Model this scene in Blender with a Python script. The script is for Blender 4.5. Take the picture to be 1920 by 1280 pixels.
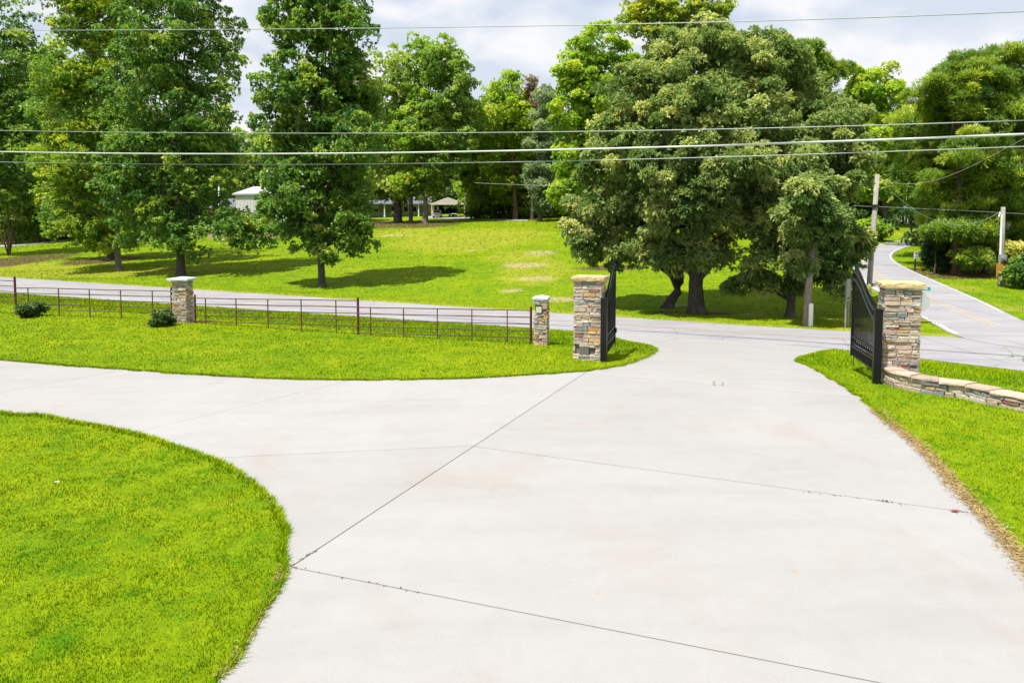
import bpy, bmesh, math, random
import numpy as np
from mathutils import Vector, Matrix

for o in list(bpy.data.objects):
    bpy.data.objects.remove(o, do_unlink=True)
scene = bpy.context.scene
COL = scene.collection
R = math.radians
rng = np.random.default_rng(7)
random.seed(7)

# ------------------------------------------------------------------ camera
CAM_H, PITCH, FPX, HOR = 2.94, 3.5, 1280.0, 427.0
cam_d = bpy.data.cameras.new('camera')
cam = bpy.data.objects.new('camera', cam_d)
COL.objects.link(cam)
cam.location = (0, 0, CAM_H)
cam.rotation_euler = (R(90 - PITCH), 0, 0)
cam_d.lens, cam_d.sensor_width = 24.0, 36.0
OFF = 640 - FPX * math.tan(R(PITCH)) - HOR
cam_d.shift_y = -OFF / 1920.0
cam_d.clip_start, cam_d.clip_end = 0.05, 4000
scene.camera = cam

# ------------------------------------------------------------------ sky
world = bpy.data.worlds.new('World')
scene.world = world
world.use_nodes = True
nt = world.node_tree
nt.nodes.clear()
SUN_DIR = Vector((-0.31, -0.31, 1.0)).normalized()
sun_el = math.asin(SUN_DIR.z)
sun_az = math.atan2(SUN_DIR.x, SUN_DIR.y)


def N(tree, typ, **kw):
    n = tree.nodes.new(typ)
    for k, v in kw.items():
        if k in ('inputs',):
            for i, val in v.items():
                n.inputs[i].default_value = val
        else:
            setattr(n, k, v)
    return n


wo = N(nt, 'ShaderNodeOutputWorld')
bg = N(nt, 'ShaderNodeBackground', inputs={'Strength': 0.10})
sky = N(nt, 'ShaderNodeTexSky', sky_type='NISHITA')
sky.sun_disc = False
sky.sun_elevation = sun_el
sky.sun_rotation = sun_az
sky.air_density, sky.dust_density, sky.ozone_density = 1.0, 0.6, 1.2
tc = N(nt, 'ShaderNodeTexCoord')
sep = N(nt, 'ShaderNodeSeparateXYZ')
nt.links.new(tc.outputs['Generated'], sep.inputs[0])
zz = N(nt, 'ShaderNodeMath', operation='MAXIMUM', inputs={1: 0.0})
nt.links.new(sep.outputs['Z'], zz.inputs[0])
za = N(nt, 'ShaderNodeMath', operation='ADD', inputs={1: 0.22})
nt.links.new(zz.outputs[0], za.inputs[0])
dx = N(nt, 'ShaderNodeMath', operation='DIVIDE')
dy = N(nt, 'ShaderNodeMath', operation='DIVIDE')
nt.links.new(sep.outputs['X'], dx.inputs[0]); nt.links.new(za.outputs[0], dx.inputs[1])
nt.links.new(sep.outputs['Y'], dy.inputs[0]); nt.links.new(za.outputs[0], dy.inputs[1])
cmb = N(nt, 'ShaderNodeCombineXYZ')
nt.links.new(dx.outputs[0], cmb.inputs[0]); nt.links.new(dy.outputs[0], cmb.inputs[1])
cn = N(nt, 'ShaderNodeTexNoise', inputs={'Scale': 1.35, 'Detail': 7.0, 'Roughness': 0.52, 'Distortion': 0.25})
nt.links.new(cmb.outputs[0], cn.inputs['Vector'])
cover = N(nt, 'ShaderNodeValToRGB')
cover.color_ramp.elements[0].position, cover.color_ramp.elements[0].color = 0.33, (0.15, 0.15, 0.15, 1)
cover.color_ramp.elements[1].position, cover.color_ramp.elements[1].color = 0.50, (1, 1, 1, 1)
nt.links.new(cn.outputs['Fac'], cover.inputs[0])
cn2 = N(nt, 'ShaderNodeTexNoise', inputs={'Scale': 2.3, 'Detail': 6.0, 'Roughness': 0.5, 'Distortion': 0.3})
nt.links.new(cmb.outputs[0], cn2.inputs['Vector'])
body = N(nt, 'ShaderNodeValToRGB')
body.color_ramp.elements[0].position, body.color_ramp.elements[0].color = 0.41, (4.25, 4.7, 5.4, 1)
body.color_ramp.elements[1].position, body.color_ramp.elements[1].color = 0.57, (5.85, 5.9, 6.05, 1)
nt.links.new(cn2.outputs['Fac'], body.inputs[0])
mixs = N(nt, 'ShaderNodeMix', data_type='RGBA')
nt.links.new(cover.outputs['Color'], mixs.inputs['Factor'])
nt.links.new(sky.outputs[0], mixs.inputs['A'])
nt.links.new(body.outputs['Color'], mixs.inputs['B'])
nt.links.new(mixs.outputs['Result'], bg.inputs['Color'])
nt.links.new(bg.outputs[0], wo.inputs['Surface'])

# ------------------------------------------------------------------ sun
sd = bpy.data.lights.new('sun', 'SUN')
sd.energy, sd.angle, sd.color = 4.6, R(0.53), (1.0, 0.955, 0.88)
sun = bpy.data.objects.new('sun', sd)
COL.objects.link(sun)
sun.rotation_euler = (-SUN_DIR).to_track_quat('-Z', 'Y').to_euler()
sun.location = (-20, -10, 60)

vs = scene.view_settings
scene.display_settings.display_device = 'sRGB'
vs.view_transform, vs.look, vs.gamma, vs.exposure = 'Standard', 'None', 1.0, 0.72
vs.use_curve_mapping = False
cy = scene.cycles
cy.max_bounces, cy.diffuse_bounces, cy.glossy_bounces = 8, 4, 2
cy.transmission_bounces, cy.transparent_max_bounces = 4, 4
cy.sample_clamp_indirect = 6.0

# ------------------------------------------------------------------ terrain function
NX, NY = 0.42, 0.9075
S_NEAR = 23.9


def sstep(a, b, x):
    t = np.clip((x - a) / (b - a), 0, 1)
    return t * t * (3 - 2 * t)


def su(x, y):
    s = NX * x + NY * y - S_NEAR
    u = NY * x - NX * y
    return s, u


def near_edge(u):
    return np.where(u > 0, np.maximum(-0.35 * u, -2.2), 0.0)


def far_edge(u):
    return np.clip(4.4 + (-7.1 - u) * 0.061, 4.1, 9.0)


def H(x, y):
    x = np.asarray(x, float); y = np.asarray(y, float)
    s, u = su(x, y)
    sn, sf = near_edge(u), far_edge(u)
    t = np.clip((s + 10.5) / (10.0 + sn), 0, 1)
    z = -0.9 * t ** 1.45
    b = np.maximum(s - sf - 0.6, 0)
    a = 0.066 - 0.026 * sstep(-2, 22, u)
    bb = np.where(b < 110, b, 110 + (b - 110) * 0.25)
    bb = np.where(b < 400, bb, 110 + 290 * .25 + (b - 400) * 0.02)
    z = z + a * bb * sstep(0, 9, b)
    return z


def h1(x, y):
    return float(H(x, y))


ROT = Matrix.Rotation(R(90 - PITCH), 3, 'X')


def ray(px, py):
    d = ROT @ Vector(((px - 960) / FPX, -(py + OFF - 640) / FPX, -1))
    return d / d.y


def PD(px, py, D):
    """world point seen at a pixel of the photo, at a depth of D metres"""
    d = ray(px, py)
    return Vector((0, 0, CAM_H)) + d * D


def P(px, py, dz=0.0):
    """point of the ground seen at a pixel"""
    d = ray(px, py)
    lo = 0.8
    D = lo
    prev = lo
    while D < 600:
        p = d * D
        if CAM_H + p.z < h1(p.x, p.y):
            break
        prev = D
        D *= 1.02
    a, b = prev, D
    for _ in range(30):
        m = (a + b) / 2
        p = d * m
        if CAM_H + p.z < h1(p.x, p.y): b = m
        else: a = m
    p = d * a
    return Vector((p.x, p.y, h1(p.x, p.y) + dz))


def zat(px, py, D):
    return PD(px, py, D).z


# ------------------------------------------------------------------ object helpers
def tag(o, label=None, cat=None, group=None, kind=None):
    if label: o['label'] = label
    if cat: o['category'] = cat
    if group: o['group'] = group
    if kind: o['kind'] = kind
    return o


def link(name, data, parent=None, loc=None):
    o = bpy.data.objects.new(name, data)
    COL.objects.link(o)
    if loc is not None: o.location = loc
    if parent is not None: o.parent = parent
    return o


def empty(name, loc, rz=0.0):
    o = link(name, None, None, loc)
    o.rotation_euler = (0, 0, rz)
    o.empty_display_size = 0.3
    return o


def np_mesh(name, V, F, mat=None, attrs=None, smooth=False):
    """V (n,3), F (m,k) with equal-sized faces"""
    me = bpy.data.meshes.new(name)
    V = np.asarray(V, np.float32); F = np.asarray(F, np.int32)
    m, k = F.shape
    me.vertices.add(len(V)); me.vertices.foreach_set('co', V.ravel())
    me.loops.add(m * k); me.loops.foreach_set('vertex_index', F.ravel())
    me.polygons.add(m)
    me.polygons.foreach_set('loop_start', np.arange(0, m * k, k, dtype=np.int32))
    if smooth:
        me.polygons.foreach_set('use_smooth', np.ones(m, bool))
    me.update(calc_edges=True)
    if attrs:
        for an, arr in attrs.items():
            a = me.attributes.new(an, 'FLOAT', 'POINT')
            a.data.foreach_set('value', np.asarray(arr, np.float32))
    if mat: me.materials.append(mat)
    return me


class MB:
    """collects boxes, tubes and loops; builds ONE mesh"""
    def __init__(s): s.v, s.f, s.m = [], [], []

    def add(s, V, F, mi=0):
        b = len(s.v)
        s.v += [tuple(p) for p in V]
        s.f += [tuple(i + b for i in f) for f in F]
        s.m += [mi] * len(F)
        return s

    def box(s, c, d, rz=0.0, top=(1, 1), mi=0):
        x, y, z = d[0] / 2, d[1] / 2, d[2] / 2
        V = []
        for sz, k in ((-1, (1, 1)), (1, top)):
            for sx, sy in ((-1, -1), (1, -1), (1, 1), (-1, 1)):
                V.append(Vector((sx * x * k[0], sy * y * k[1], sz * z)))
        M = Matrix.Rotation(rz, 3, 'Z')
        V = [M @ v + Vector(c) for v in V]
        s.add(V, [(3, 2, 1, 0), (4, 5, 6, 7), (0, 1, 5, 4), (1, 2, 6, 5), (2, 3, 7, 6), (3, 0, 4, 7)], mi)
        return s

    def tube(s, pts, rad, n=8, cap=True, mi=0):
        pts = [Vector(p) for p in pts]
        if not hasattr(rad, '__len__'): rad = [rad] * len(pts)
        V, F = [], []
        ref = Vector((0.31, 0.17, 0.93))
        for i, p in enumerate(pts):
            t = (pts[min(i + 1, len(pts) - 1)] - pts[max(i - 1, 0)]).normalized()
            if abs(t.dot(ref)) > 0.95 and i == 0: ref = Vector((1, 0.1, 0))
            a = t.cross(ref)
            if a.length < 1e-4: a = t.cross(Vector((1, 0, 0)))
            a.normalize(); b = t.cross(a)
            for k in range(n):
                w = 2 * math.pi * k / n
                V.append(p + (a * math.cos(w) + b * math.sin(w)) * rad[i])
        for i in range(len(pts) - 1):
            for k in range(n):
                F.append((i * n + k, i * n + (k + 1) % n, (i + 1) * n + (k + 1) % n, (i + 1) * n + k))
        if cap:
            F.append(tuple(reversed(range(n))))
            F.append(tuple(range((len(pts) - 1) * n, len(pts) * n)))
        s.add(V, F, mi)
        return s

    def mesh(s, name, mats=None, smooth=False):
        me = bpy.data.meshes.new(name)
        me.from_pydata(s.v, [], s.f)
        bm = bmesh.new(); bm.from_mesh(me)
        bmesh.ops.recalc_face_normals(bm, faces=bm.faces)
        bm.to_mesh(me); bm.free()
        if mats:
            for m in (mats if isinstance(mats, (list, tuple)) else [mats]): me.materials.append(m)
        me.polygons.foreach_set('material_index', s.m)
        if smooth:
            me.polygons.foreach_set('use_smooth', [True] * len(me.polygons))
        me.update()
        return me

    def build(s, name, mats, parent=None, loc=None, smooth=False):
        return link(name, s.mesh(name, mats, smooth), parent, loc)


# ------------------------------------------------------------------ materials
def mat_new(name):
    m = bpy.data.materials.new(name)
    m.use_nodes = True
    m.node_tree.nodes.clear()
    return m, m.node_tree


def ramp(t, stops, src=None):
    r = N(t, 'ShaderNodeValToRGB')
    e = r.color_ramp.elements
    while len(e) < len(stops): e.new(0.5)
    for el, (p, c) in zip(e, stops):
        el.position = p
        el.color = (*c, 1) if len(c) == 3 else c
    if src is not None: t.links.new(src, r.inputs[0])
    return r.outputs['Color']


def noise(t, scale, detail=4.0, rough=0.55, vec=None, dist=0.0):
    n = N(t, 'ShaderNodeTexNoise', inputs={'Scale': scale, 'Detail': detail, 'Roughness': rough, 'Distortion': dist})
    if vec is not None: t.links.new(vec, n.inputs['Vector'])
    return n.outputs['Fac']


def mixc(t, fac, a, b, blend='MIX'):
    m = N(t, 'ShaderNodeMix', data_type='RGBA', blend_type=blend)
    for s, v in (('Factor', fac), ('A', a), ('B', b)):
        if hasattr(v, 'is_linked'): t.links.new(v, m.inputs[s])
        elif s == 'Factor': m.inputs[s].default_value = v
        else: m.inputs[s].default_value = (*v, 1)
    return m.outputs['Result']


def math_(t, op, a, b=None, clamp=False):
    m = N(t, 'ShaderNodeMath', operation=op, use_clamp=clamp)
    for i, v in enumerate((a, b)):
        if v is None: continue
        if hasattr(v, 'is_linked'): t.links.new(v, m.inputs[i])
        else: m.inputs[i].default_value = v
    return m.outputs[0]


def finish(t, color, rough=0.8, bump=None, bstr=0.3, bdist=0.02, spec=0.3, metal=0.0, coat=0.0):
    b = N(t, 'ShaderNodeBsdfPrincipled')
    if hasattr(color, 'is_linked'): t.links.new(color, b.inputs['Base Color'])
    else: b.inputs['Base Color'].default_value = (*color, 1)
    if hasattr(rough, 'is_linked'): t.links.new(rough, b.inputs['Roughness'])
    else: b.inputs['Roughness'].default_value = rough
    b.inputs['Specular IOR Level'].default_value = spec
    b.inputs['Metallic'].default_value = metal
    b.inputs['Coat Weight'].default_value = coat
    if bump is not None:
        bn = N(t, 'ShaderNodeBump', inputs={'Strength': bstr, 'Distance': bdist})
        t.links.new(bump, bn.inputs['Height'])
        t.links.new(bn.outputs[0], b.inputs['Normal'])
    o = N(t, 'ShaderNodeOutputMaterial')
    t.links.new(b.outputs[0], o.inputs['Surface'])
    return b


def wpos(t):
    return N(t, 'ShaderNodeNewGeometry').outputs['Position']


def opos(t):
    return N(t, 'ShaderNodeTexCoord').outputs['Object']


def simple(name, col, rough=0.6, var=0.12, scale=6.0, metal=0.0, spec=0.35, bump=0.15, world_space=False):
    m, t = mat_new(name)
    v = wpos(t) if world_space else opos(t)
    n = noise(t, scale, 6, 0.6, v)
    lo = tuple(c * (1 - var) for c in col); hi = tuple(min(1, c * (1 + var)) for c in col)
    c = ramp(t, [(0.3, lo), (0.7, hi)], n)
    n2 = noise(t, scale * 9, 3, 0.6, v)
    finish(t, c, rough, n2, bump, 0.01, spec, metal)
    return m


def grass_color(t, v):
    """lawn colour from world position: big soft patches, small mottling, straw"""
    big = noise(t, 0.11, 4, 0.55, v)
    mid = noise(t, 0.9, 5, 0.6, v, 0.4)
    fine = noise(t, 7.0, 4, 0.65, v)
    c1 = ramp(t, [(0.32, (0.085, 0.185, 0.003)), (0.52, (0.165, 0.238, 0.002)), (0.74, (0.235, 0.265, 0.004))], big)
    c2 = ramp(t, [(0.30, (0.080, 0.170, 0.002)), (0.55, (0.180, 0.245, 0.002)), (0.78, (0.28, 0.29, 0.012))], mid)
    c = mixc(t, 0.55, c1, c2)
    f = ramp(t, [(0.25, (0.66, 0.70, 0.62)), (0.55, (1, 1, 1)), (0.8, (1.22, 1.15, 1.1))], fine)
    c = mixc(t, 1.0, c, f, 'MULTIPLY')
    tuft = noise(t, 2.6, 5, 0.65, v, 0.8)
    c = mixc(t, 1.0, c, ramp(t, [(0.34, (0.55, 0.80, 0.7)), (0.46, (1, 1.02, 1)), (0.64, (1, 1.02, 1)), (0.78, (1.25, 1.08, 3.0))], tuft), 'MULTIPLY')
    return c


def make_lawn_mat():
    m, t = mat_new('lawn')
    v = wpos(t)
    c = grass_color(t, v)
    jit = noise(t, 0.8, 6, 0.65, v, 0.5)
    jit2 = noise(t, 3.2, 6, 0.7, v, 0.3)
    jit3 = noise(t, 0.17, 5, 0.65, v, 0.6)
    jj = math_(t, 'ADD', math_(t, 'MULTIPLY', jit, 0.4), math_(t, 'MULTIPLY', jit2, 0.25))
    jj = math_(t, 'ADD', jj, math_(t, 'MULTIPLY', jit3, 0.35))

    def mask(attr, gain=1.0):
        a = N(t, 'ShaderNodeAttribute', attribute_name=attr).outputs['Fac']
        x = math_(t, 'ADD', math_(t, 'MULTIPLY', a, 1.5 * gain), math_(t, 'SUBTRACT', jj, 1.12))
        return math_(t, 'MULTIPLY', x, 4.0, True)
    dry = ramp(t, [(0.3, (0.21, 0.225, 0.010)), (0.7, (0.34, 0.31, 0.045))], jit)
    c = mixc(t, math_(t, 'MULTIPLY', mask('dry'), 0.6), c, dry)
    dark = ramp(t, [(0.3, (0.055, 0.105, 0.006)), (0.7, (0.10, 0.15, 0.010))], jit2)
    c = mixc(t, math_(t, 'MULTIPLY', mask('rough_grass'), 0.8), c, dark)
    dirt = ramp(t, [(0.3, (0.27, 0.20, 0.11)), (0.7, (0.45, 0.36, 0.24))], jit2)
    c = mixc(t, math_(t, 'MULTIPLY', mask('dirt'), 0.7), c, dirt)
    mul = ramp(t, [(0.3, (0.040, 0.024, 0.013)), (0.55, (0.095, 0.060, 0.030)), (0.75, (0.17, 0.115, 0.06))], jit2)
    c = mixc(t, mask('mulch'), c, mul)
    fine = noise(t, 11.0, 5, 0.7, v)
    finish(t, c, 0.9, fine, 0.9, 0.05, 0.1)
    return m


M = {}
M['lawn'] = make_lawn_mat()


def make_blade_mat():
    m, t = mat_new('grass_blades')
    v = wpos(t)
    c = grass_color(t, v)
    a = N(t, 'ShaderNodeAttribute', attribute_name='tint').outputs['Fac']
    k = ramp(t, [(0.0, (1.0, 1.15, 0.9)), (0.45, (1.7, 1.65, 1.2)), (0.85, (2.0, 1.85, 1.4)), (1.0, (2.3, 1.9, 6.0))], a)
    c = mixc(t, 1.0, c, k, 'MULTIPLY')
    geo = N(t, 'ShaderNodeNewGeometry')
    vm = N(t, 'ShaderNodeVectorMath', operation='SCALE', inputs={'Scale': 0.45})
    t.links.new(geo.outputs['Normal'], vm.inputs[0])
    va = N(t, 'ShaderNodeVectorMath', operation='ADD'); va.inputs[1].default_value = (0, 0, 1)
    t.links.new(vm.outputs[0], va.inputs[0])
    vn = N(t, 'ShaderNodeVectorMath', operation='NORMALIZE'); t.links.new(va.outputs[0], vn.inputs[0])
    d = N(t, 'ShaderNodeBsdfPrincipled', inputs={'Roughness': 0.7, 'Specular IOR Level': 0.04})
    t.links.new(c, d.inputs['Base Color']); t.links.new(vn.outputs[0], d.inputs['Normal'])
    tr = N(t, 'ShaderNodeBsdfTranslucent'); t.links.new(c, tr.inputs['Color'])
    mx = N(t, 'ShaderNodeMixShader', inputs={0: 0.30})
    t.links.new(d.outputs[0], mx.inputs[1]); t.links.new(tr.outputs[0], mx.inputs[2])
    o = N(t, 'ShaderNodeOutputMaterial'); t.links.new(mx.outputs[0], o.inputs['Surface'])
    return m


M['blades'] = make_blade_mat()


def leaf_mat(name, dark, mid, light, rough=0.5, trans=0.28, spec=0.4, hue=0.0):
    trans = min(trans + 0.12, 0.5)
    m, t = mat_new(name)
    a = N(t, 'ShaderNodeAttribute', attribute_name='tint').outputs['Fac']
    oi = N(t, 'ShaderNodeObjectInfo').outputs['Random']
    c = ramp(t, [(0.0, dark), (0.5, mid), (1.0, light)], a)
    if hue:
        k = ramp(t, [(0.0, (0.72, 0.86, 0.9)), (0.5, (1, 1, 1)), (1.0, (1.38, 1.16, 0.85))], oi)
        c = mixc(t, hue, c, mixc(t, 1.0, c, k, 'MULTIPLY'))
    b = N(t, 'ShaderNodeBsdfPrincipled', inputs={'Roughness': rough, 'Specular IOR Level': spec})
    t.links.new(c, b.inputs['Base Color'])
    geo = N(t, 'ShaderNodeNewGeometry')
    vm = N(t, 'ShaderNodeVectorMath', operation='SCALE', inputs={'Scale': 0.75})
    t.links.new(geo.outputs['Normal'], vm.inputs[0])
    va = N(t, 'ShaderNodeVectorMath', operation='ADD'); va.inputs[1].default_value = (0, 0, 0.6)
    t.links.new(vm.outputs[0], va.inputs[0])
    vn = N(t, 'ShaderNodeVectorMath', operation='NORMALIZE'); t.links.new(va.outputs[0], vn.inputs[0])
    t.links.new(vn.outputs[0], b.inputs['Normal'])
    tr = N(t, 'ShaderNodeBsdfTranslucent')
    c2 = mixc(t, 1.0, c, (1.35, 1.4, 0.6), 'MULTIPLY')
    t.links.new(c2, tr.inputs['Color'])
    mx = N(t, 'ShaderNodeMixShader', inputs={0: trans})
    t.links.new(b.outputs[0], mx.inputs[1]); t.links.new(tr.outputs[0], mx.inputs[2])
    o = N(t, 'ShaderNodeOutputMaterial'); t.links.new(mx.outputs[0], o.inputs['Surface'])
    return m


M['leaf_poplar'] = leaf_mat('leaf_poplar', (0.066, 0.160, 0.016), (0.205, 0.340, 0.030), (0.54, 0.57, 0.04), 0.5, 0.30)
M['leaf_gum'] = leaf_mat('leaf_gum', (0.046, 0.135, 0.024), (0.155, 0.300, 0.050), (0.42, 0.50, 0.08), 0.42, 0.28)
M['leaf_oak'] = leaf_mat('leaf_oak', (0.070, 0.150, 0.038), (0.235, 0.325, 0.100), (0.54, 0.56, 0.21), 0.55, 0.25, 0.2)
M['leaf_wood'] = leaf_mat('leaf_wood', (0.085, 0.185, 0.028), (0.290, 0.420, 0.070), (0.54, 0.60, 0.13), 0.5, 0.30, 0.4, 0.8)
M['leaf_bright'] = leaf_mat('leaf_bright', (0.12, 0.26, 0.020), (0.320, 0.480, 0.045), (0.56, 0.63, 0.07), 0.5, 0.33, 0.4, 0.4)
M['leaf_grey'] = leaf_mat('leaf_grey', (0.12, 0.19, 0.10), (0.24, 0.33, 0.17), (0.42, 0.50, 0.28), 0.55, 0.25)
M['leaf_dead'] = leaf_mat('leaf_dead', (0.16, 0.10, 0.07), (0.26, 0.17, 0.12), (0.36, 0.27, 0.18), 0.7, 0.2)
M['needle'] = leaf_mat('needle', (0.048, 0.125, 0.018), (0.180, 0.305, 0.030), (0.44, 0.52, 0.045), 0.5, 0.25, 0.4, 0.3)
M['leaf_shrub'] = leaf_mat('leaf_shrub', (0.030, 0.070, 0.014), (0.060, 0.120, 0.022), (0.13, 0.20, 0.035), 0.45, 0.2)
M['leaf_yellow'] = leaf_mat('leaf_yellow', (0.16, 0.22, 0.02), (0.36, 0.38, 0.05), (0.60, 0.56, 0.16), 0.5, 0.3)


def bark_mat(name, a, b):
    m, t = mat_new(name)
    v = opos(t)
    mp = N(t, 'ShaderNodeMapping'); mp.inputs['Scale'].default_value = (9, 9, 1.6)
    t.links.new(v, mp.inputs[0])
    n = noise(t, 2.2, 7, 0.7, mp.outputs[0], 0.6)
    n2 = noise(t, 1.3, 4, 0.6, v)
    c = ramp(t, [(0.32, a), (0.68, b)], n)
    c = mixc(t, ramp(t, [(0.5, (0, 0, 0)), (0.72, (0.5, 0.5, 0.5))], n2), c, tuple(min(1, x * 1.7) for x in b))
    finish(t, c, 0.9, n, 1.0, 0.05, 0.15)
    return m


M['bark'] = bark_mat('bark', (0.030, 0.024, 0.020), (0.12, 0.105, 0.09))
M['bark_pale'] = bark_mat('bark_pale', (0.07, 0.06, 0.05), (0.24, 0.215, 0.18))
M['bark_red'] = bark_mat('bark_red', (0.045, 0.03, 0.022), (0.17, 0.115, 0.08))
M['pole_grey'] = bark_mat('pole_grey', (0.26, 0.24, 0.21), (0.44, 0.41, 0.37))
M['pole_wood'] = bark_mat('pole_wood', (0.16, 0.13, 0.10), (0.34, 0.30, 0.25))


def concrete_mat():
    m, t = mat_new('concrete')
    v = wpos(t)
    big = noise(t, 0.33, 6, 0.6, v, 0.8)
    st = noise(t, 0.55, 7, 0.62, N(t, 'ShaderNodeMapping').outputs[0], 0.6)
    mp = t.nodes[-2] if t.nodes[-2].bl_idname == 'ShaderNodeMapping' else [n for n in t.nodes if n.bl_idname == 'ShaderNodeMapping'][-1]
    mp.inputs['Location'].default_value = (13.3, 4.1, 0); t.links.new(v, mp.inputs[0])
    grain = noise(t, 60, 4, 0.7, v)
    mott = noise(t, 3.6, 7, 0.68, v, 0.5)
    c = ramp(t, [(0.32, (0.290, 0.286, 0.282)), (0.68, (0.314, 0.310, 0.306))], big)
    clay = ramp(t, [(0.53, (0, 0, 0)), (0.78, (0.55, 0.55, 0.55))], st)
    c = mixc(t, clay, c, (0.285, 0.235, 0.195))
    c = mixc(t, 1.0, c, ramp(t, [(0.3, (0.965, 0.965, 0.965)), (0.7, (1.025, 1.025, 1.025))], mott), 'MULTIPLY')
    c = mixc(t, 1.0, c, ramp(t, [(0.3, (0.94, 0.94, 0.94)), (0.7, (1.05, 1.05, 1.05))], grain), 'MULTIPLY')
    mp2 = N(t, 'ShaderNodeMapping'); mp2.inputs['Rotation'].default_value = (0, 0, R(-20)); mp2.inputs['Scale'].default_value = (0.35, 1.9, 1)
    t.links.new(v, mp2.inputs[0])
    wash = noise(t, 1.0, 6, 0.6, mp2.outputs[0], 0.4)
    c = mixc(t, 1.0, c, ramp(t, [(0.32, (0.945, 0.945, 0.95)), (0.5, (1, 1, 1)), (0.7, (1.02, 1.015, 1.01))], wash), 'MULTIPLY')
    oi = N(t, 'ShaderNodeObjectInfo').outputs['Random']
    c = mixc(t, 1.0, c, ramp(t, [(0.0, (0.965, 0.965, 0.965)), (1.0, (1.015, 1.015, 1.015))], oi), 'MULTIPLY')
    # small rust specks
    vo = N(t, 'ShaderNodeTexVoronoi', inputs={'Scale': 1.1}); t.links.new(v, vo.inputs['Vector'])
    sp = ramp(t, [(0.012, (0.7, 0.7, 0.7)), (0.035, (0, 0, 0))], vo.outputs['Distance'])
    c = mixc(t, sp, c, (0.36, 0.22, 0.10))
    finish(t, c, 0.85, grain, 0.25, 0.004, 0.25)
    return m


M['concrete'] = concrete_mat()


def asphalt_mat(name, lo, hi):
    m, t = mat_new(name)
    v = wpos(t)
    mp = N(t, 'ShaderNodeMapping'); mp.inputs['Rotation'].default_value = (0, 0, R(24.8)); mp.inputs['Scale'].default_value = (0.12, 1.5, 1)
    t.links.new(v, mp.inputs[0])
    lane = noise(t, 1.0, 5, 0.6, mp.outputs[0])
    g = noise(t, 25, 5, 0.75, v)
    b = noise(t, 0.35, 5, 0.6, v)
    c = ramp(t, [(0.3, lo), (0.7, hi)], lane)
    c = mixc(t, 1.0, c, ramp(t, [(0.3, (0.9, 0.9, 0.9)), (0.7, (1.07, 1.07, 1.07))], b), 'MULTIPLY')
    c = mixc(t, 1.0, c, ramp(t, [(0.3, (0.9, 0.9, 0.9)), (0.7, (1.08, 1.08, 1.08))], g), 'MULTIPLY')
    vo = N(t, 'ShaderNodeTexVoronoi', feature='DISTANCE_TO_EDGE', inputs={'Scale': 0.22}); t.links.new(v, vo.inputs['Vector'])
    cr = ramp(t, [(0.0, (0.35, 0.35, 0.35)), (0.012, (0, 0, 0))], vo.outputs['Distance'])
    c = mixc(t, cr, c, (0.14, 0.135, 0.14))
    finish(t, c, 0.85, g, 0.3, 0.006, 0.25)
    return m


M['asphalt'] = asphalt_mat('asphalt', (0.245, 0.242, 0.260), (0.310, 0.307, 0.322))
M['joint'] = simple('joint_filler', (0.075, 0.062, 0.055), 0.9, 0.3, 3.0)
M['yellow'] = simple('yellow_paint', (0.37, 0.31, 0.22), 0.8, 0.15, 2.0, world_space=True)
M['white_paint'] = simple('white_paint', (0.42, 0.42, 0.41), 0.75, 0.12, 2.0, world_space=True)
M['tar'] = simple('tar', (0.10, 0.095, 0.095), 0.8, 0.3, 1.2)


def stone_mat(name, col):
    m, t = mat_new(name)
    v = wpos(t)
    n = noise(t, 14, 7, 0.7, v, 0.6)
    n2 = noise(t, 4.5, 4, 0.6, v)
    g = noise(t, 70, 4, 0.7, v)
    lo = tuple(c * 0.60 for c in col); hi = tuple(min(1, c * 1.25) for c in col)
    c = ramp(t, [(0.28, lo), (0.72, hi)], n)
    c = mixc(t, ramp(t, [(0.52, (0, 0, 0)), (0.75, (0.5, 0.5, 0.5))], n2), c, (0.40, 0.36, 0.30))
    oi = N(t, 'ShaderNodeObjectInfo').outputs['Random']
    c = mixc(t, 1.0, c, ramp(t, [(0.0, (0.78, 0.78, 0.78)), (1.0, (1.18, 1.16, 1.12))], oi), 'MULTIPLY')
    hsum = math_(t, 'ADD', n, math_(t, 'MULTIPLY', g, 0.4))
    finish(t, c, 0.88, hsum, 1.0, 0.02, 0.2)
    return m


STONES = [stone_mat('stone_' + n, c) for n, c in (
    ('tan', (0.474, 0.385, 0.296)), ('buff', (0.545, 0.474, 0.380)), ('grey', (0.391, 0.380, 0.374)), ('pale', (0.593, 0.552, 0.486)),
    ('ochre', (0.545, 0.337, 0.137)), ('rust', (0.320, 0.161, 0.119)), ('slate', (0.226, 0.237, 0.255)), ('pink', (0.474, 0.363, 0.315)))]
W_STONE = [0.31, 0.2, 0.13, 0.08, 0.07, 0.045, 0.04, 0.125]
M['mortar'] = simple('mortar', (0.15, 0.13, 0.11), 0.95, 0.25, 6, bump=0.6)
M['cap_sand'] = stone_mat('cap_sandstone', (0.60, 0.45, 0.24))
M['cap_rose'] = stone_mat('cap_rose_stone', (0.46, 0.35, 0.28))
M['cap_blue'] = simple('cap_concrete', (0.50, 0.56, 0.60), 0.7, 0.1, 3)
M['iron'] = simple('black_iron', (0.006, 0.0062, 0.007), 0.42, 0.2, 4, spec=0.3, bump=0.03)
M['iron_blue'] = simple('satin_iron', (0.02, 0.024, 0.03), 0.3, 0.2, 4, spec=0.7, bump=0.03)
M['rust_steel'] = simple('rusty_steel', (0.088, 0.022, 0.016), 0.65, 0.4, 7, spec=0.4)
M['galv'] = simple('galvanised_steel', (0.42, 0.43, 0.44), 0.45, 0.1, 5, 0.6, 0.4)
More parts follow.
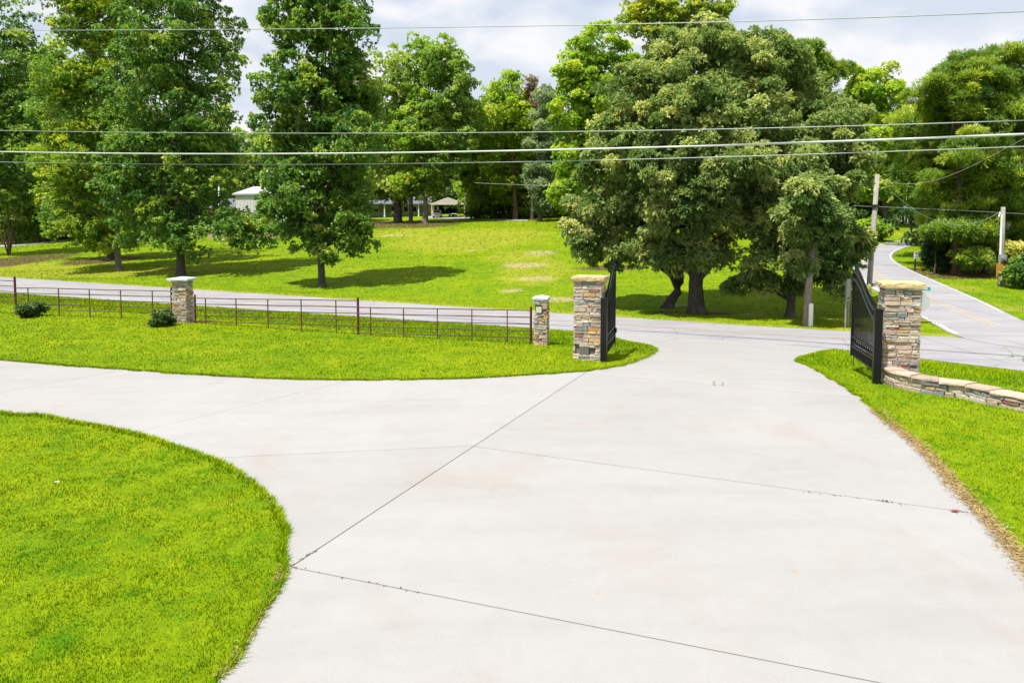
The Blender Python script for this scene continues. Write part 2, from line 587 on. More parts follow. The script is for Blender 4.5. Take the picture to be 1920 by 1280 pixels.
M['sign_back'] = simple('sign_back', (0.46, 0.48, 0.47), 0.5, 0.08, 3, 0.3)
M['sign_grey'] = simple('weathered_board', (0.25, 0.26, 0.25), 0.7, 0.2, 6)
M['grey_post'] = simple('grey_post', (0.24, 0.23, 0.20), 0.8, 0.2, 5)
M['white_metal'] = simple('white_metal', (0.78, 0.79, 0.78), 0.5, 0.05, 3)
M['white_siding'] = simple('white_siding', (0.52, 0.515, 0.50), 0.65, 0.08, 2)
M['beige'] = simple('beige_metal', (0.68, 0.62, 0.55), 0.55, 0.08, 2)
M['cream'] = simple('cream_trim', (0.76, 0.70, 0.58), 0.55, 0.08, 2)
M['grey_siding'] = simple('grey_siding', (0.20, 0.21, 0.26), 0.7, 0.1, 2)
M['pale_siding'] = simple('pale_siding', (0.42, 0.42, 0.46), 0.7, 0.1, 2)
M['roof_grey'] = simple('roof_shingle', (0.12, 0.125, 0.145), 0.85, 0.18, 4)
M['roof_white'] = simple('roof_metal', (0.40, 0.41, 0.43), 0.6, 0.06, 2, 0.2)
M['brick'] = simple('brick_wall', (0.40, 0.27, 0.22), 0.85, 0.18, 5)
M['tan_wall'] = simple('tan_wall', (0.42, 0.33, 0.18), 0.8, 0.1, 3)
M['glass'] = simple('dark_glass', (0.018, 0.022, 0.026), 0.08, 0.1, 2, spec=0.8, bump=0.0)
M['rubber'] = simple('rubber', (0.018, 0.018, 0.018), 0.85, 0.2, 8)
M['car_white'] = simple('car_paint', (0.70, 0.70, 0.69), 0.25, 0.03, 2, spec=0.6, bump=0.0)
M['red_lens'] = simple('red_lens', (0.4, 0.02, 0.015), 0.25, 0.05, 2)
M['black_plastic'] = simple('black_plastic', (0.02, 0.02, 0.022), 0.5, 0.1, 6)
M['green_sign'] = simple('green_sign', (0.03, 0.26, 0.27), 0.45, 0.05, 3)
M['white_sign'] = simple('white_sign', (0.74, 0.77, 0.73), 0.45, 0.04, 3)
M['ink'] = simple('sign_ink', (0.02, 0.02, 0.025), 0.5, 0.05, 3)
M['orange_board'] = simple('orange_board', (0.50, 0.22, 0.035), 0.75, 0.15, 5)
M['wire'] = simple('wire', (0.34, 0.37, 0.36), 0.5, 0.1, 1, 0.3)
M['wire_pale'] = simple('wire_pale', (0.55, 0.58, 0.55), 0.45, 0.1, 1, 0.3)
M['wire_dark'] = simple('wire_dark', (0.10, 0.11, 0.11), 0.5, 0.1, 1, 0.1)
M['guy_yellow'] = simple('guy_guard', (0.50, 0.42, 0.10), 0.6, 0.1, 3)
M['box_grey'] = simple('box_cover', (0.13, 0.125, 0.12), 0.6, 0.15, 8)
M['plate'] = simple('plate', (0.52, 0.50, 0.47), 0.55, 0.05, 8)
M['red_leaf'] = simple('red_leaf', (0.22, 0.045, 0.03), 0.7, 0.25, 30)
M['paper'] = simple('paper', (0.8, 0.8, 0.78), 0.7, 0.04, 10)
M['bench'] = simple('old_timber', (0.09, 0.06, 0.05), 0.8, 0.2, 6)

# ------------------------------------------------------------------ plan outlines
def smooth_path(pts, per=6):
    pts = [Vector((p[0], p[1])) for p in pts]
    out = []
    n = len(pts)
    for i in range(n - 1):
        p0, p1, p2, p3 = pts[max(i - 1, 0)], pts[i], pts[i + 1], pts[min(i + 2, n - 1)]
        for k in range(per):
            t = k / per
            out.append(0.5 * ((2 * p1) + (p2 - p0) * t + (2 * p0 - 5 * p1 + 4 * p2 - p3) * t * t + (3 * p1 - p0 - 3 * p2 + p3) * t ** 3))
    out.append(pts[-1])
    return out


def gp(lst):
    return [P(*p).to_2d() for p in lst]


far_side = gp([(-520, 636), (-300, 650), (-120, 664), (0, 676), (125, 687), (245, 695), (330, 702), (475, 710), (620, 714), (750, 713.5),
               (880, 711), (1000, 704), (1090, 698), (1150, 690), (1185, 681), (1215, 669), (1230, 659)])
far_tip = gp([(1230, 659), (1226, 653), (1206, 647), (1175, 641.5), (1145, 634)])


def seam_pt(px, py):
    q = P(px, py)
    u = float(su(q.x, q.y)[1])
    s_ = float(near_edge(np.float64(u))) - 0.035
    return Vector((NX * (s_ + S_NEAR) + NY * u, NY * (s_ + S_NEAR) - NX * u))


seam = [seam_pt(1141, 628), seam_pt(1250, 635.5), seam_pt(1350, 642.5), seam_pt(1450, 649), seam_pt(1561, 656.5)]
right_tip = gp([(1561, 657.5), (1520, 666), (1493, 676.5)])
right_side = gp([(1493, 678.5), (1525, 692), (1563, 714), (1620, 752), (1668, 795), (1730, 846), (1788, 911), (1847, 973), (1881, 1011), (1919, 1057), (1985, 1145), (2060, 1280)])
island = gp([(385, 1306), (408, 1280), (440, 1240), (470, 1195), (500, 1145), (520, 1100), (533, 1060), (537, 1020), (530, 985), (500, 938), (450, 895),
             (400, 865), (330, 838), (230, 810), (150, 795), (80, 782), (0, 776), (-140, 764), (-320, 752), (-560, 742)])
outline = smooth_path(far_side, 4) + smooth_path(far_tip, 4)[1:] + seam + smooth_path(right_tip, 3)[1:] + smooth_path(right_side, 5)
outline += [Vector((right_side[-1][0] + 0.3, 1.6)), Vector((right_side[-1][0] + 0.3, -3.0)), Vector((-3.6, -3.0)), Vector((-3.0, 2.6))]
outline += smooth_path(island, 5)
cl = [outline[0]]
for p in outline[1:]:
    if (p - cl[-1]).length > 0.03: cl.append(p)
outline = cl


def in_poly(X, Y, poly):
    X = np.asarray(X); Y = np.asarray(Y)
    inside = np.zeros(X.shape, bool)
    n = len(poly)
    j = n - 1
    for i in range(n):
        xi, yi, xj, yj = poly[i][0], poly[i][1], poly[j][0], poly[j][1]
        if yi != yj:
            c = ((yi > Y) != (yj > Y)) & (X < (xj - xi) * (Y - yi) / (yj - yi) + xi)
            inside ^= c
        j = i
    return inside


side_R = gp([(2250, 712), (2080, 660), (1920, 603), (1840, 564), (1780, 538), (1720, 512), (1695, 500), (1679, 490), (1673, 482), (1677, 474), (1691, 466.5), (1712, 461), (1745, 456), (1800, 452)])
side_L = gp([(2250, 704), (2080, 674), (1920, 654), (1836, 641), (1784, 626.5), (1750, 608), (1712, 588), (1675, 566), (1645, 548), (1620, 532), (1603, 512), (1600, 490), (1613, 472), (1640, 459), (1700, 450), (1800, 446)])
side_Rs, side_Ls = smooth_path(side_R, 6), smooth_path(side_L, 6)
side_poly = side_Rs + list(reversed(side_Ls))

# ------------------------------------------------------------------ ground sheet
def grow(a, b, step, fine_a, fine_b, g=1.12):
    xs = list(np.arange(fine_a, fine_b + 1e-6, step))
    s, x = step, fine_b
    while x < b:
        s *= g; x += s; xs.append(x)
    s, x = step, fine_a
    pre = []
    while x > a:
        s *= g; x -= s; pre.append(x)
    return np.array(list(reversed(pre)) + xs)


gx = grow(-900, 900, 0.5, -34, 44)
gy = grow(-60, 1500, 0.5, 2, 62)
GX, GY = np.meshgrid(gx, gy)
GZ = H(GX, GY)
nxg, nyg = len(gx), len(gy)
V = np.stack([GX.ravel(), GY.ravel(), GZ.ravel()], 1)
i0 = (np.arange(nyg - 1)[:, None] * nxg + np.arange(nxg - 1)[None, :]).ravel()
F = np.stack([i0, i0 + 1, i0 + nxg + 1, i0 + nxg], 1)


def blob_field(blobs):
    f = np.zeros(len(V))
    for (px, py, rx, ry, st) in blobs:
        c = P(px, py)
        ex = (P(px + rx, py) - c).length
        ey = max((P(px, py - ry) - c).length, (P(px, py + ry) - c).length * 0.8)
        d = ((V[:, 0] - c.x) / ex) ** 2 + ((V[:, 1] - c.y) / ey) ** 2
        f = np.maximum(f, st * np.exp(-d * 0.8))
    return f


S_, U_ = su(V[:, 0], V[:, 1])
sf_ = far_edge(U_)
dirt = blob_field([(1015, 474, 40, 5, .8), (985, 497, 50, 5, .85), (1005, 522, 45, 5, .8), (960, 545, 30, 4, .8), (1045, 562, 40, 6, .9), (1335, 612, 60, 4, .85), (1400, 590, 30, 4, .7), (1250, 606, 40, 3, .6),
                   (740, 441, 50, 3, .7), (1100, 520, 35, 4, .65), (1280, 572, 90, 4, .6), (1470, 606, 40, 3, .5), (890, 470, 40, 3, .55), (1060, 600, 30, 3, .5)])
mulch = blob_field([(720, 421, 90, 6, 1.), (800, 421, 60, 5, 1.), (30, 488, 70, 9, .95), (190, 488, 60, 6, .9), (1800, 515, 120, 7, 1.1), (1720, 505, 30, 4, .9), (1870, 512, 60, 6, 1.0), (1150, 502, 90, 6, .8), (1250, 585, 60, 4, .7), (1330, 588, 80, 4, .75), (1430, 596, 70, 3, .6), (1000, 412, 60, 2, .7), (500, 430, 60, 6, .9), (330, 505, 60, 4, .55), (610, 535, 40, 3, .5)])
dry = blob_field([(880, 445, 170, 20, .78), (1000, 500, 100, 34, .66), (120, 515, 330, 6, .95), (950, 440, 110, 12, .74), (880, 445, 120, 12, .7), (970, 480, 90, 14, .65), (980, 520, 90, 16, .6), (760, 435, 70, 8, .8), (200, 512, 260, 7, .8), (0, 505, 200, 10, .8), (1800, 540, 60, 10, .7), (1890, 575, 70, 12, .6), (1700, 440, 60, 5, .7), (40, 430, 60, 8, .6)])
verge = sstep(-0.2, 0.0, S_ - sf_) * (1 - sstep(0.5, 1.6, S_ - sf_)) * 0.72
dry = np.maximum(dry, verge)
dirt = np.maximum(dirt, 0.52 * sstep(-0.3, 0.0, S_ - sf_) * (1 - sstep(0.3, 0.9, S_ - sf_)))
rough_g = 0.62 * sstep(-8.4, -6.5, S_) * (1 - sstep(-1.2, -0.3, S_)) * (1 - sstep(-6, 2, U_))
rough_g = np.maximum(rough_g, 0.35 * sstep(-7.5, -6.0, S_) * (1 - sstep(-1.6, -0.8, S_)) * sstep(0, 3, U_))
me = np_mesh('ground', V, F, M['lawn'], {'dirt': dirt, 'mulch': mulch, 'dry': dry, 'rough_grass': rough_g}, True)
tag(link('ground', me), kind='structure')

# ------------------------------------------------------------------ roads
def strip_between(name, A, B, mat, dz, parent=None, nsub=4, skirt=0.06):
    V, F = [], []
    n = len(A)
    for a, b in zip(A, B):
        for k in range(nsub + 1):
            p = Vector(a) * (1 - k / nsub) + Vector(b) * (k / nsub)
            V.append((p[0], p[1], h1(p[0], p[1]) + dz))
    w = nsub + 1
    for i in range(n - 1):
        for k in range(nsub):
            F.append((i * w + k, (i + 1) * w + k, (i + 1) * w + k + 1, i * w + k + 1))
    mb = MB().add(V, F)
    o = mb.build(name, mat, parent)
    bm = bmesh.new(); bm.from_mesh(o.data)
    for f in bm.faces:
        if f.normal.z < 0: f.normal_flip()
    bm.to_mesh(o.data); bm.free()
    return o


def su_pt(s, u):
    q = s + S_NEAR
    return Vector((NX * q + NY * u, NY * q - NX * u))


us = np.concatenate([np.arange(-160, -20, 4), np.arange(-20, 24, 0.5), np.arange(24, 90, 4)])
road = tag(strip_between('road', [su_pt(float(near_edge(u)), u) for u in us], [su_pt(float(far_edge(u)), u) for u in us], M['asphalt'], 0.012), kind='structure')


def road_mid(u): return 0.5 * float(far_edge(u)) + 0.1


for k, off in enumerate((-0.17, 0.07)):
    ul = [u for u in us if u < 2.5]
    o = strip_between('road_marking', [su_pt(road_mid(u) + off, u) for u in ul], [su_pt(road_mid(u) + off + 0.10, u) for u in ul], M['yellow'], 0.018, nsub=1)
    tag(o, kind='structure')

tag(strip_between('side_road', side_Rs, side_Ls, M['asphalt'], 0.020, nsub=8), kind='structure')


def resample(path, n):
    L = [0]
    for a, b in zip(path, path[1:]): L.append(L[-1] + (b - a).length)
    out = []
    for i in range(n):
        t = L[-1] * i / (n - 1)
        k = max(j for j in range(len(L)) if L[j] <= t + 1e-9)
        k = min(k, len(path) - 2)
        w = (t - L[k]) / max(L[k + 1] - L[k], 1e-9)
        out.append(path[k].lerp(path[k + 1], w))
    return out


def offset_strip(path, a, b, n=60):
    pts = resample(path, n)
    A, B = [], []
    for i, p in enumerate(pts):
        t = (pts[min(i + 1, n - 1)] - pts[max(i - 1, 0)]).normalized()
        nn = Vector((-t.y, t.x))
        A.append(p + nn * a); B.append(p + nn * b)
    return A, B


A, B = offset_strip(side_Rs[10:], -0.28, -0.10)
cR = sum((Vector(p) for p in side_poly), Vector((0, 0))) / len(side_poly)
# choose the sign that lies inside the road
def inside_sign(path):
    a, b = offset_strip(path, 0.2, 0.3, 40)
    ins = in_poly(np.array([p.x for p in a]), np.array([p.y for p in a]), side_poly).mean()
    return 1 if ins > 0.5 else -1
for path, cut in ((side_Rs[14:], 0.09), (side_Ls[24:], 0.17)):
    sg = inside_sign(path)
    A, B = offset_strip(path, sg * 0.10, sg * (0.10 + cut), 70)
    tag(strip_between('road_marking', A, B, M['white_paint'], 0.026, nsub=1), kind='structure')
cl_path = smooth_path(gp([(1868, 611), (1800, 585), (1735, 558), (1690, 538), (1650, 517), (1632, 504), (1622, 492), (1622, 479), (1634, 468), (1665, 459), (1710, 455.5), (1790, 449)]), 6)
for off in (-0.17, 0.07):
    A, B = offset_strip(cl_path, off, off + 0.1, 80)
    tag(strip_between('road_marking', A, B, M['yellow'], 0.026, nsub=1), kind='structure')
# pale drives far away
def pale_path(name, near, far):
    n = 24
    tag(strip_between(name, resample(smooth_path(gp(near), 4), n), resample(smooth_path(gp(far), 4), n), M['concrete'], 0.05, nsub=2), kind='structure')


pale_path('path', [(-160, 476), (0, 464), (60, 459), (110, 454), (165, 446)], [(-160, 468), (0, 457.5), (60, 453), (110, 448.5), (160, 442.5)])
pale_path('path', [(62, 446.5), (90, 445), (112, 443.5)], [(64, 443.5), (90, 441.5), (112, 440)])
pale_path('path', [(796, 409), (860, 411), (930, 413.5), (990, 415)], [(796, 405.5), (860, 407), (930, 410.5), (990, 412.8)])

# ------------------------------------------------------------------ driveway: concrete bed and slabs with open joints
def flat_poly(poly):
    bm = bmesh.new()
    bm.faces.new([bm.verts.new((p[0], p[1], 0)) for p in poly])
    return bm


def clip(bm, p, n):
    g = list(bm.verts) + list(bm.edges) + list(bm.faces)
    bmesh.ops.bisect_plane(bm, geom=g, plane_co=(p[0], p[1], 0), plane_no=(n[0], n[1], 0), clear_outer=True)


def split(bm, a, b, gap=0.006):
    """two pieces either side of the line a-b, the joint left open"""
    d = (b - a).normalized(); nn = Vector((-d.y, d.x))
    out = []
    for sg in (1, -1):
        c = bm.copy()
        clip(c, a + nn * gap * sg * -1 * -1 * 1, nn * -sg)
        out.append(c)
    bm.free()
    return out


def drop(bm, dz, thick):
    s0 = -11.0
    for k in range(int(12 / 0.6)):
        s = s0 + k * 0.6
        p = su_pt(s, 0)
        bmesh.ops.bisect_plane(bm, geom=list(bm.verts) + list(bm.edges) + list(bm.faces), plane_co=(p.x, p.y, 0), plane_no=(NX, NY, 0))
    for f in bm.faces:
        if f.normal.z < 0: f.normal_flip()
    bmesh.ops.triangulate(bm, faces=[f for f in bm.faces if len(f.verts) > 4])
    r = bmesh.ops.extrude_face_region(bm, geom=list(bm.faces))
    low = [e for e in r['geom'] if isinstance(e, bmesh.types.BMVert)]
    lows = set(low)
    for v in bm.verts:
        v.co.z = h1(v.co.x, v.co.y) + dz - (0 if v in lows else thick)
    bmesh.ops.recalc_face_normals(bm, faces=bm.faces)
    return bm


def bm_obj(name, bm, mat, parent=None):
    me = bpy.data.meshes.new(name); bm.to_mesh(me); bm.free()
    me.materials.append(mat)
    return link(name, me, parent)


driveway = tag(bm_obj('driveway', drop(flat_poly(outline), 0.004, 0.05), M['joint']), kind='structure')
JL = lambda a, b: (P(*a).to_2d(), P(*b).to_2d())
jb = JL((545, 1066), (1650, 1284)); ja = JL((545, 1066), (1090, 705)); jc = JL((880, 838), (1830, 965)); jd = JL((1100, 702), (1590, 745))
je = JL((410, 860), (880, 838)); jf = JL((280, 806), (530, 745)); jg = JL((0, 738), (245, 693))
p0 = flat_poly(outline)
front_back = split(p0, *jb)
pieces = []


def centroid(bm):
    A = sum(f.calc_area() for f in bm.faces) or 1e-9
    c = sum((f.calc_center_median() * f.calc_area() for f in bm.faces), Vector())
    return c / A


front_back.sort(key=lambda b: min((v.co.y for v in b.verts), default=99))
pieces.append(front_back[0])
lr = split(front_back[1], *ja)
lr.sort(key=lambda b: max((v.co.x for v in b.verts), default=-99))
left, right = lr
r1 = split(right, *jc); r1.sort(key=lambda b: max(v.co.y for v in b.verts))
pieces.append(r1[0])
r2 = split(r1[1], *jd, gap=.004)
pieces += r2
l1 = split(left, *je, gap=.004); l1.sort(key=lambda b: max(v.co.y for v in b.verts))
pieces.append(l1[0])
l2 = split(l1[1], *jf, gap=.003); l2.sort(key=lambda b: min(v.co.x for v in b.verts))
pieces.append(l2[1])
pieces += split(l2[0], *jg, gap=.004)
for b in pieces:
    if len(b.faces):
        bm_obj('concrete_slab', drop(b, 0.017, 0.012), M['concrete'], driveway)

# ------------------------------------------------------------------ grass blades
def grass_blades(name, n, d0, d1, a0, a1, keep, hgt, wid, seed):
    r = np.random.default_rng(seed)
    D = np.exp(r.uniform(np.log(d0), np.log(d1), n))
    T = r.uniform(a0, a1, n)
    X, Y = D * T, D
    # loose tufting: pull blades toward random tuft centres
    k = keep(X, Y)
    X, Y, D = X[k], Y[k], D[k]
    n = len(X)
    Z = H(X, Y)
    ang = r.uniform(0, 2 * np.pi, n)
    G = r.random((512, 512))
    ix, iy = (X * 5.5) % 511, (Y * 5.5) % 511
    i0_, j0_ = ix.astype(int), iy.astype(int); fx, fy = ix - i0_, iy - j0_
    tuf = (G[i0_, j0_] * (1 - fx) + G[i0_ + 1, j0_] * fx) * (1 - fy) + (G[i0_, j0_ + 1] * (1 - fx) + G[i0_ + 1, j0_ + 1] * fx) * fy
    g = r.uniform(0.55, 1.25, n) * (0.45 + 1.15 * tuf)
    hh = hgt(X, Y, D) * g
    ww = wid(D) * r.uniform(0.7, 1.3, n)
    lean = r.uniform(0.1, 0.75, n)
    la = r.uniform(0, 2 * np.pi, n)
    base = np.stack([X, Y, Z - 0.004], 1)
    sd_ = np.stack([np.cos(ang), np.sin(ang), np.zeros(n)], 1) * (ww / 2)[:, None]
    tip = base + np.stack([np.cos(la) * lean * hh, np.sin(la) * lean * hh, hh], 1)
    V = np.empty((n * 3, 3)); V[0::3] = base - sd_; V[1::3] = base + sd_; V[2::3] = tip
    F = np.arange(n * 3).reshape(n, 3)
    ss_ = su(X, Y)[0]
    midlawn_ = 0.24 * sstep(11, 14, Y) * (ss_ < -7.4) * (1 - sstep(1, 4, X))  # raises the blade tint on the lawn between the drive and the fence
    tint = np.repeat(np.clip(r.normal(0.39, 0.22, n) + midlawn_ - 0.33 * sstep(-7.6, -6.6, ss_) * (ss_ < 2) * (su(X, Y)[1] < 0) + (r.random(n) < 0.07) * 0.5, 0, 1), 3)
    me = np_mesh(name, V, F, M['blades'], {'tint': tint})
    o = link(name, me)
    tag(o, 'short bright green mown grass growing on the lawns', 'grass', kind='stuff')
    return o


def keep_front(X, Y):
    s, u = su(X, Y)
    k = (s < near_edge(u) - 0.12)
    jx = X + np.sin(Y * 37.0 + X * 11) * 0.03; jy = Y + np.cos(X * 41.0) * 0.03
    return k & ~in_poly(jx, jy, outline)


def keep_far(X, Y):
    s, u = su(X, Y)
    k = (s > far_edge(u) + 0.1) & ~in_poly(X, Y, side_poly)
    return k


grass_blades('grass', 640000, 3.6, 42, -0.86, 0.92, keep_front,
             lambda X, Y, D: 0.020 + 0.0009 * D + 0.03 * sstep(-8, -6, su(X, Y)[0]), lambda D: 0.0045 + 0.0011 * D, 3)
grass_blades('grass', 120000, 25, 60, -0.85, 0.95, keep_far,
             lambda X, Y, D: 0.03 + 0.0006 * D, lambda D: 0.0012 * D, 4)
grass_blades('grass', 60000, 58, 125, -0.8, 0.75, keep_far, lambda X, Y, D: 0.035 + 0.0007 * D, lambda D: 0.0013 * D, 5)

def edge_blades(paths, per_m, seed):
    r = np.random.default_rng(seed)
    Vs, ts = [], []
    for path, sgn in paths:
        A = np.array([p[:] for p in path])
        seg = np.linalg.norm(A[1:] - A[:-1], axis=1)
        n = int(seg.sum() * per_m)
        i = r.choice(len(seg), n, p=seg / seg.sum()); f = r.random(n)[:, None]
        t = (A[i + 1] - A[i]) / seg[i][:, None]
        nn = np.stack([-t[:, 1], t[:, 0]], 1) * sgn          # toward the concrete
        wav = 0.022 * np.sin(A[i, 0] * 9 + A[i, 1] * 7) + 0.014 * np.sin(A[i, 0] * 31)
        p2 = A[i] * (1 - f) + A[i + 1] * f + nn * (r.normal(-.012, .02, n) + wav)[:, None]
        hh = r.uniform(.03, .07, n)
        ww = r.uniform(.006, .011, n) * (1 + .1 * p2[:, 1])
        base = np.column_stack([p2, H(p2[:, 0], p2[:, 1]) + .002])
        a = r.uniform(0, 6.28, n)
        sd_ = np.stack([np.cos(a), np.sin(a), np.zeros(n)], 1) * (ww / 2)[:, None]
        out = np.column_stack([nn * r.uniform(-.2, .9, n)[:, None] + r.normal(0, .3, (n, 2)), np.ones(n)])
        V = np.empty((n * 3, 3)); V[0::3] = base - sd_; V[1::3] = base + sd_; V[2::3] = base + out * hh[:, None]
        Vs.append(V); ts.append(np.repeat(np.clip(r.normal(.40, .22, n), 0, 1), 3))
    V = np.concatenate(Vs)
    o = link('grass', np_mesh('grass', V, np.arange(len(V)).reshape(-1, 3), M['blades'], {'tint': np.concatenate(ts)}))
    tag(o, 'ragged green grass hanging over the concrete edges', 'grass', kind='stuff')


edge_blades([(smooth_path(far_side, 4), -1), (smooth_path(far_tip, 4), -1), (smooth_path(right_tip, 3), -1), (smooth_path(right_side[:5], 5), -1), (smooth_path(island, 5), -1)], 1100, 6)

# ------------------------------------------------------------------ foliage
def unit(a):
    return a / np.maximum(np.linalg.norm(a, axis=1, keepdims=True), 1e-9)


def leaf_quads(p, d, L, W, r, droop=0.25):
    n = len(p)
    rv = unit(r.normal(size=(n, 3)) * 0.75 + np.array([0, 0, 1.0]))
    side = unit(np.cross(d, rv))
    nrm = np.cross(side, d)
    V = np.empty((n * 4, 3))
    mid = p + d * (L * 0.5)[:, None] + nrm * (L * 0.06)[:, None]
    dz = np.zeros((n, 3)); dz[:, 2] = -droop * L
    V[0::4] = p
    V[1::4] = mid + side * (W / 2)[:, None] + dz * 0.35
    V[2::4] = p + d * L[:, None] + dz
    V[3::4] = mid - side * (W / 2)[:, None] + dz * 0.35
    return V


def foliage(lobes, n_tufts, k, L, W, rc, r, droop=0.25, up=0.5, shell=3.6, flat=0.62, spread=1.0, yellow=0.12, inner=0.12, sub=0, subflat=1.0):
    """lobes: (cx,cy,cz,rx,ry,rz). Clumps of leaf tufts spread through every lobe."""
    Vs, ts = [], []
    if sub:
        new = []
        for l in lobes:
            for _ in range(sub):
                u = unit(r.normal(size=(1, 3)))[0] * r.uniform(.25, .75)
                k_ = r.uniform(.42, .72)
                new.append((l[0] + u[0] * l[3], l[1] + u[1] * l[4], l[2] + u[2] * l[5], l[3] * k_ * 1.1, l[4] * k_ * 1.1, l[5] * k_ * subflat))
        lobes = new
    vol = np.array([max(l[3] * l[4] + l[4] * l[5] + l[3] * l[5], 1e-3) for l in lobes])
    share = vol / vol.sum()
    for l, w in zip(lobes, share):
        nt_ = max(int(n_tufts * w), 6)
        c = np.array(l[:3]); rad = np.array(l[3:6])
        ncl = max(int((rad[0] * rad[1] + rad[1] * rad[2] + rad[0] * rad[2]) * 0.95 / (rc * rc)), 3)
        u = unit(r.normal(size=(ncl, 3)))
        q = r.random(ncl) ** (1 / shell)
        cc = c + u * (q * r.uniform(0.86, 1.06, ncl))[:, None] * rad
        csz = rc * r.uniform(0.6, 1.35, ncl)
        ct = np.clip(r.normal(0.46, 0.20, ncl) + (r.random(ncl) < yellow) * 0.35, 0, 1)
        ci = r.integers(0, ncl, nt_)
        v = unit(r.normal(size=(nt_, 3)))
        v[:, 2] = np.where(r.random(nt_) < 0.6, np.abs(v[:, 2]), v[:, 2])
        qq = r.random(nt_) ** (1 / 2.8)
        tp = cc[ci] + v * (qq * csz[ci])[:, None] * np.array([1, 1, flat])
        out = unit(v * 0.9 + u[ci] * 0.55 + np.array([0, 0, up * 0.6]))
        # leaves round each tuft
        pp = np.repeat(tp, k, 0)
        dd = unit(np.repeat(out, k, 0) * 0.75 + unit(r.normal(size=(nt_ * k, 3))) * spread)
        LL = L * r.uniform(0.65, 1.25, nt_ * k)
        WW = W * r.uniform(0.7, 1.25, nt_ * k)
        pp = pp + dd * (LL * 0.15)[:, None]
        Vs.append(leaf_quads(pp, dd, LL, WW, r, droop))
        tt = np.clip(np.repeat(ct[ci] + r.normal(0, 0.07, nt_), k) + r.normal(0, 0.09, nt_ * k), 0, 1)
        ts.append(np.repeat(tt, 4))
        # big inner leaves close the crown, tinted darker to paint its shaded interior
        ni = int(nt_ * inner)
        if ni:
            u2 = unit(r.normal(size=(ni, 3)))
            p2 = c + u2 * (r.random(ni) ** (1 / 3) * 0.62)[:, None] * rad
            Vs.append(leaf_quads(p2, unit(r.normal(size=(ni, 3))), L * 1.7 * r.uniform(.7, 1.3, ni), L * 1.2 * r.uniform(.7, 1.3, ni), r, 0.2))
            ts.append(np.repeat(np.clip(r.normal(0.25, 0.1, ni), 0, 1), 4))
    V = np.concatenate(Vs); t = np.concatenate(ts)
    return V, np.arange(len(V)).reshape(-1, 4), t


def wob(p, a, r):
    return Vector((p[0] + r.normal(0, a), p[1] + r.normal(0, a), p[2] + r.normal(0, a * 0.4)))


def trunk_mesh(name, base, top, r0, lobes, mat, r, limbs=10, lean=None, r1=0.05, flare=1.45, bare=0.25):
    mb = MB()
    base, top = Vector(base), Vector(top)
    n = 11
    pts = []
    for i in range(n):
        t = i / (n - 1)
        p = base.lerp(top, t)
        if lean is not None: p += Vector(lean) * math.sin(math.pi * min(t * 1.2, 1))
        p += Vector((r.normal(0, 1), r.normal(0, 1), 0)) * r0 * 0.35 * min(t * 3, 1)
        pts.append(p)
    pts = [pts[0] - Vector((0, 0, 0.35)), pts[0]] + [pts[0].lerp(pts[1], 0.18)] + pts[1:]
    rad = [r0 * flare * 1.1, r0 * flare, r0 * 1.08] + [max(r0 * (1 - 0.9 * (i / (n - 1)) ** 0.85), r1) for i in range(1, n)]
    mb.tube(pts, rad, 12)
    hs = [p.z for p in pts]
    for j in range(limbs):
        l = lobes[int(r.integers(0, len(lobes)))]
        u = unit(r.normal(size=(1, 3)))[0]
        tgt = Vector((l[0] + u[0] * l[3] * .7, l[1] + u[1] * l[4] * .7, l[2] + u[2] * l[5] * .6))
        t = bare + (0.95 - bare) * r.random()
        i = min(int(t * (len(pts) - 1)), len(pts) - 2)
        st = pts[i].lerp(pts[i + 1], t * (len(pts) - 1) - i)
        if tgt.z < st.z + 0.2 * (tgt - st).length:
            i = max(3, int(i * 0.6)); st = pts[i]
        rr = rad[i] * r.uniform(0.28, 0.5)
        m1 = st.lerp(tgt, 0.35) + Vector((0, 0, 0.12 * (tgt - st).length))
        m2 = st.lerp(tgt, 0.7) + Vector((0, 0, 0.10 * (tgt - st).length))
        mb.tube([st, wob(m1, 0.15, r), wob(m2, 0.2, r), tgt], [rr, rr * .75, rr * .5, rr * .18], 6)
    return mb.mesh(name, mat, True)


def px_lobes(D, lst):
    """lobes given by where they show in the photo: (px, py, rx, ry[, depth offset m[, depth radius m]])"""
    out = []
    for l in lst:
        px, py, rx, ry = l[:4]
        dd = l[4] if len(l) > 4 else 0.0
        c = PD(px, py, D + dd)
        s = (D + dd) / FPX
        dr = l[5] if len(l) > 5 else max(min(rx, ry) * s * 1.0, 0.6)
        out.append((c.x, c.y, c.z, rx * s, dr, ry * s))
    return out


def local_lobes(lobes, o):
    return [(l[0] - o.x, l[1] - o.y, l[2] - o.z, l[3], l[4], l[5]) for l in lobes]


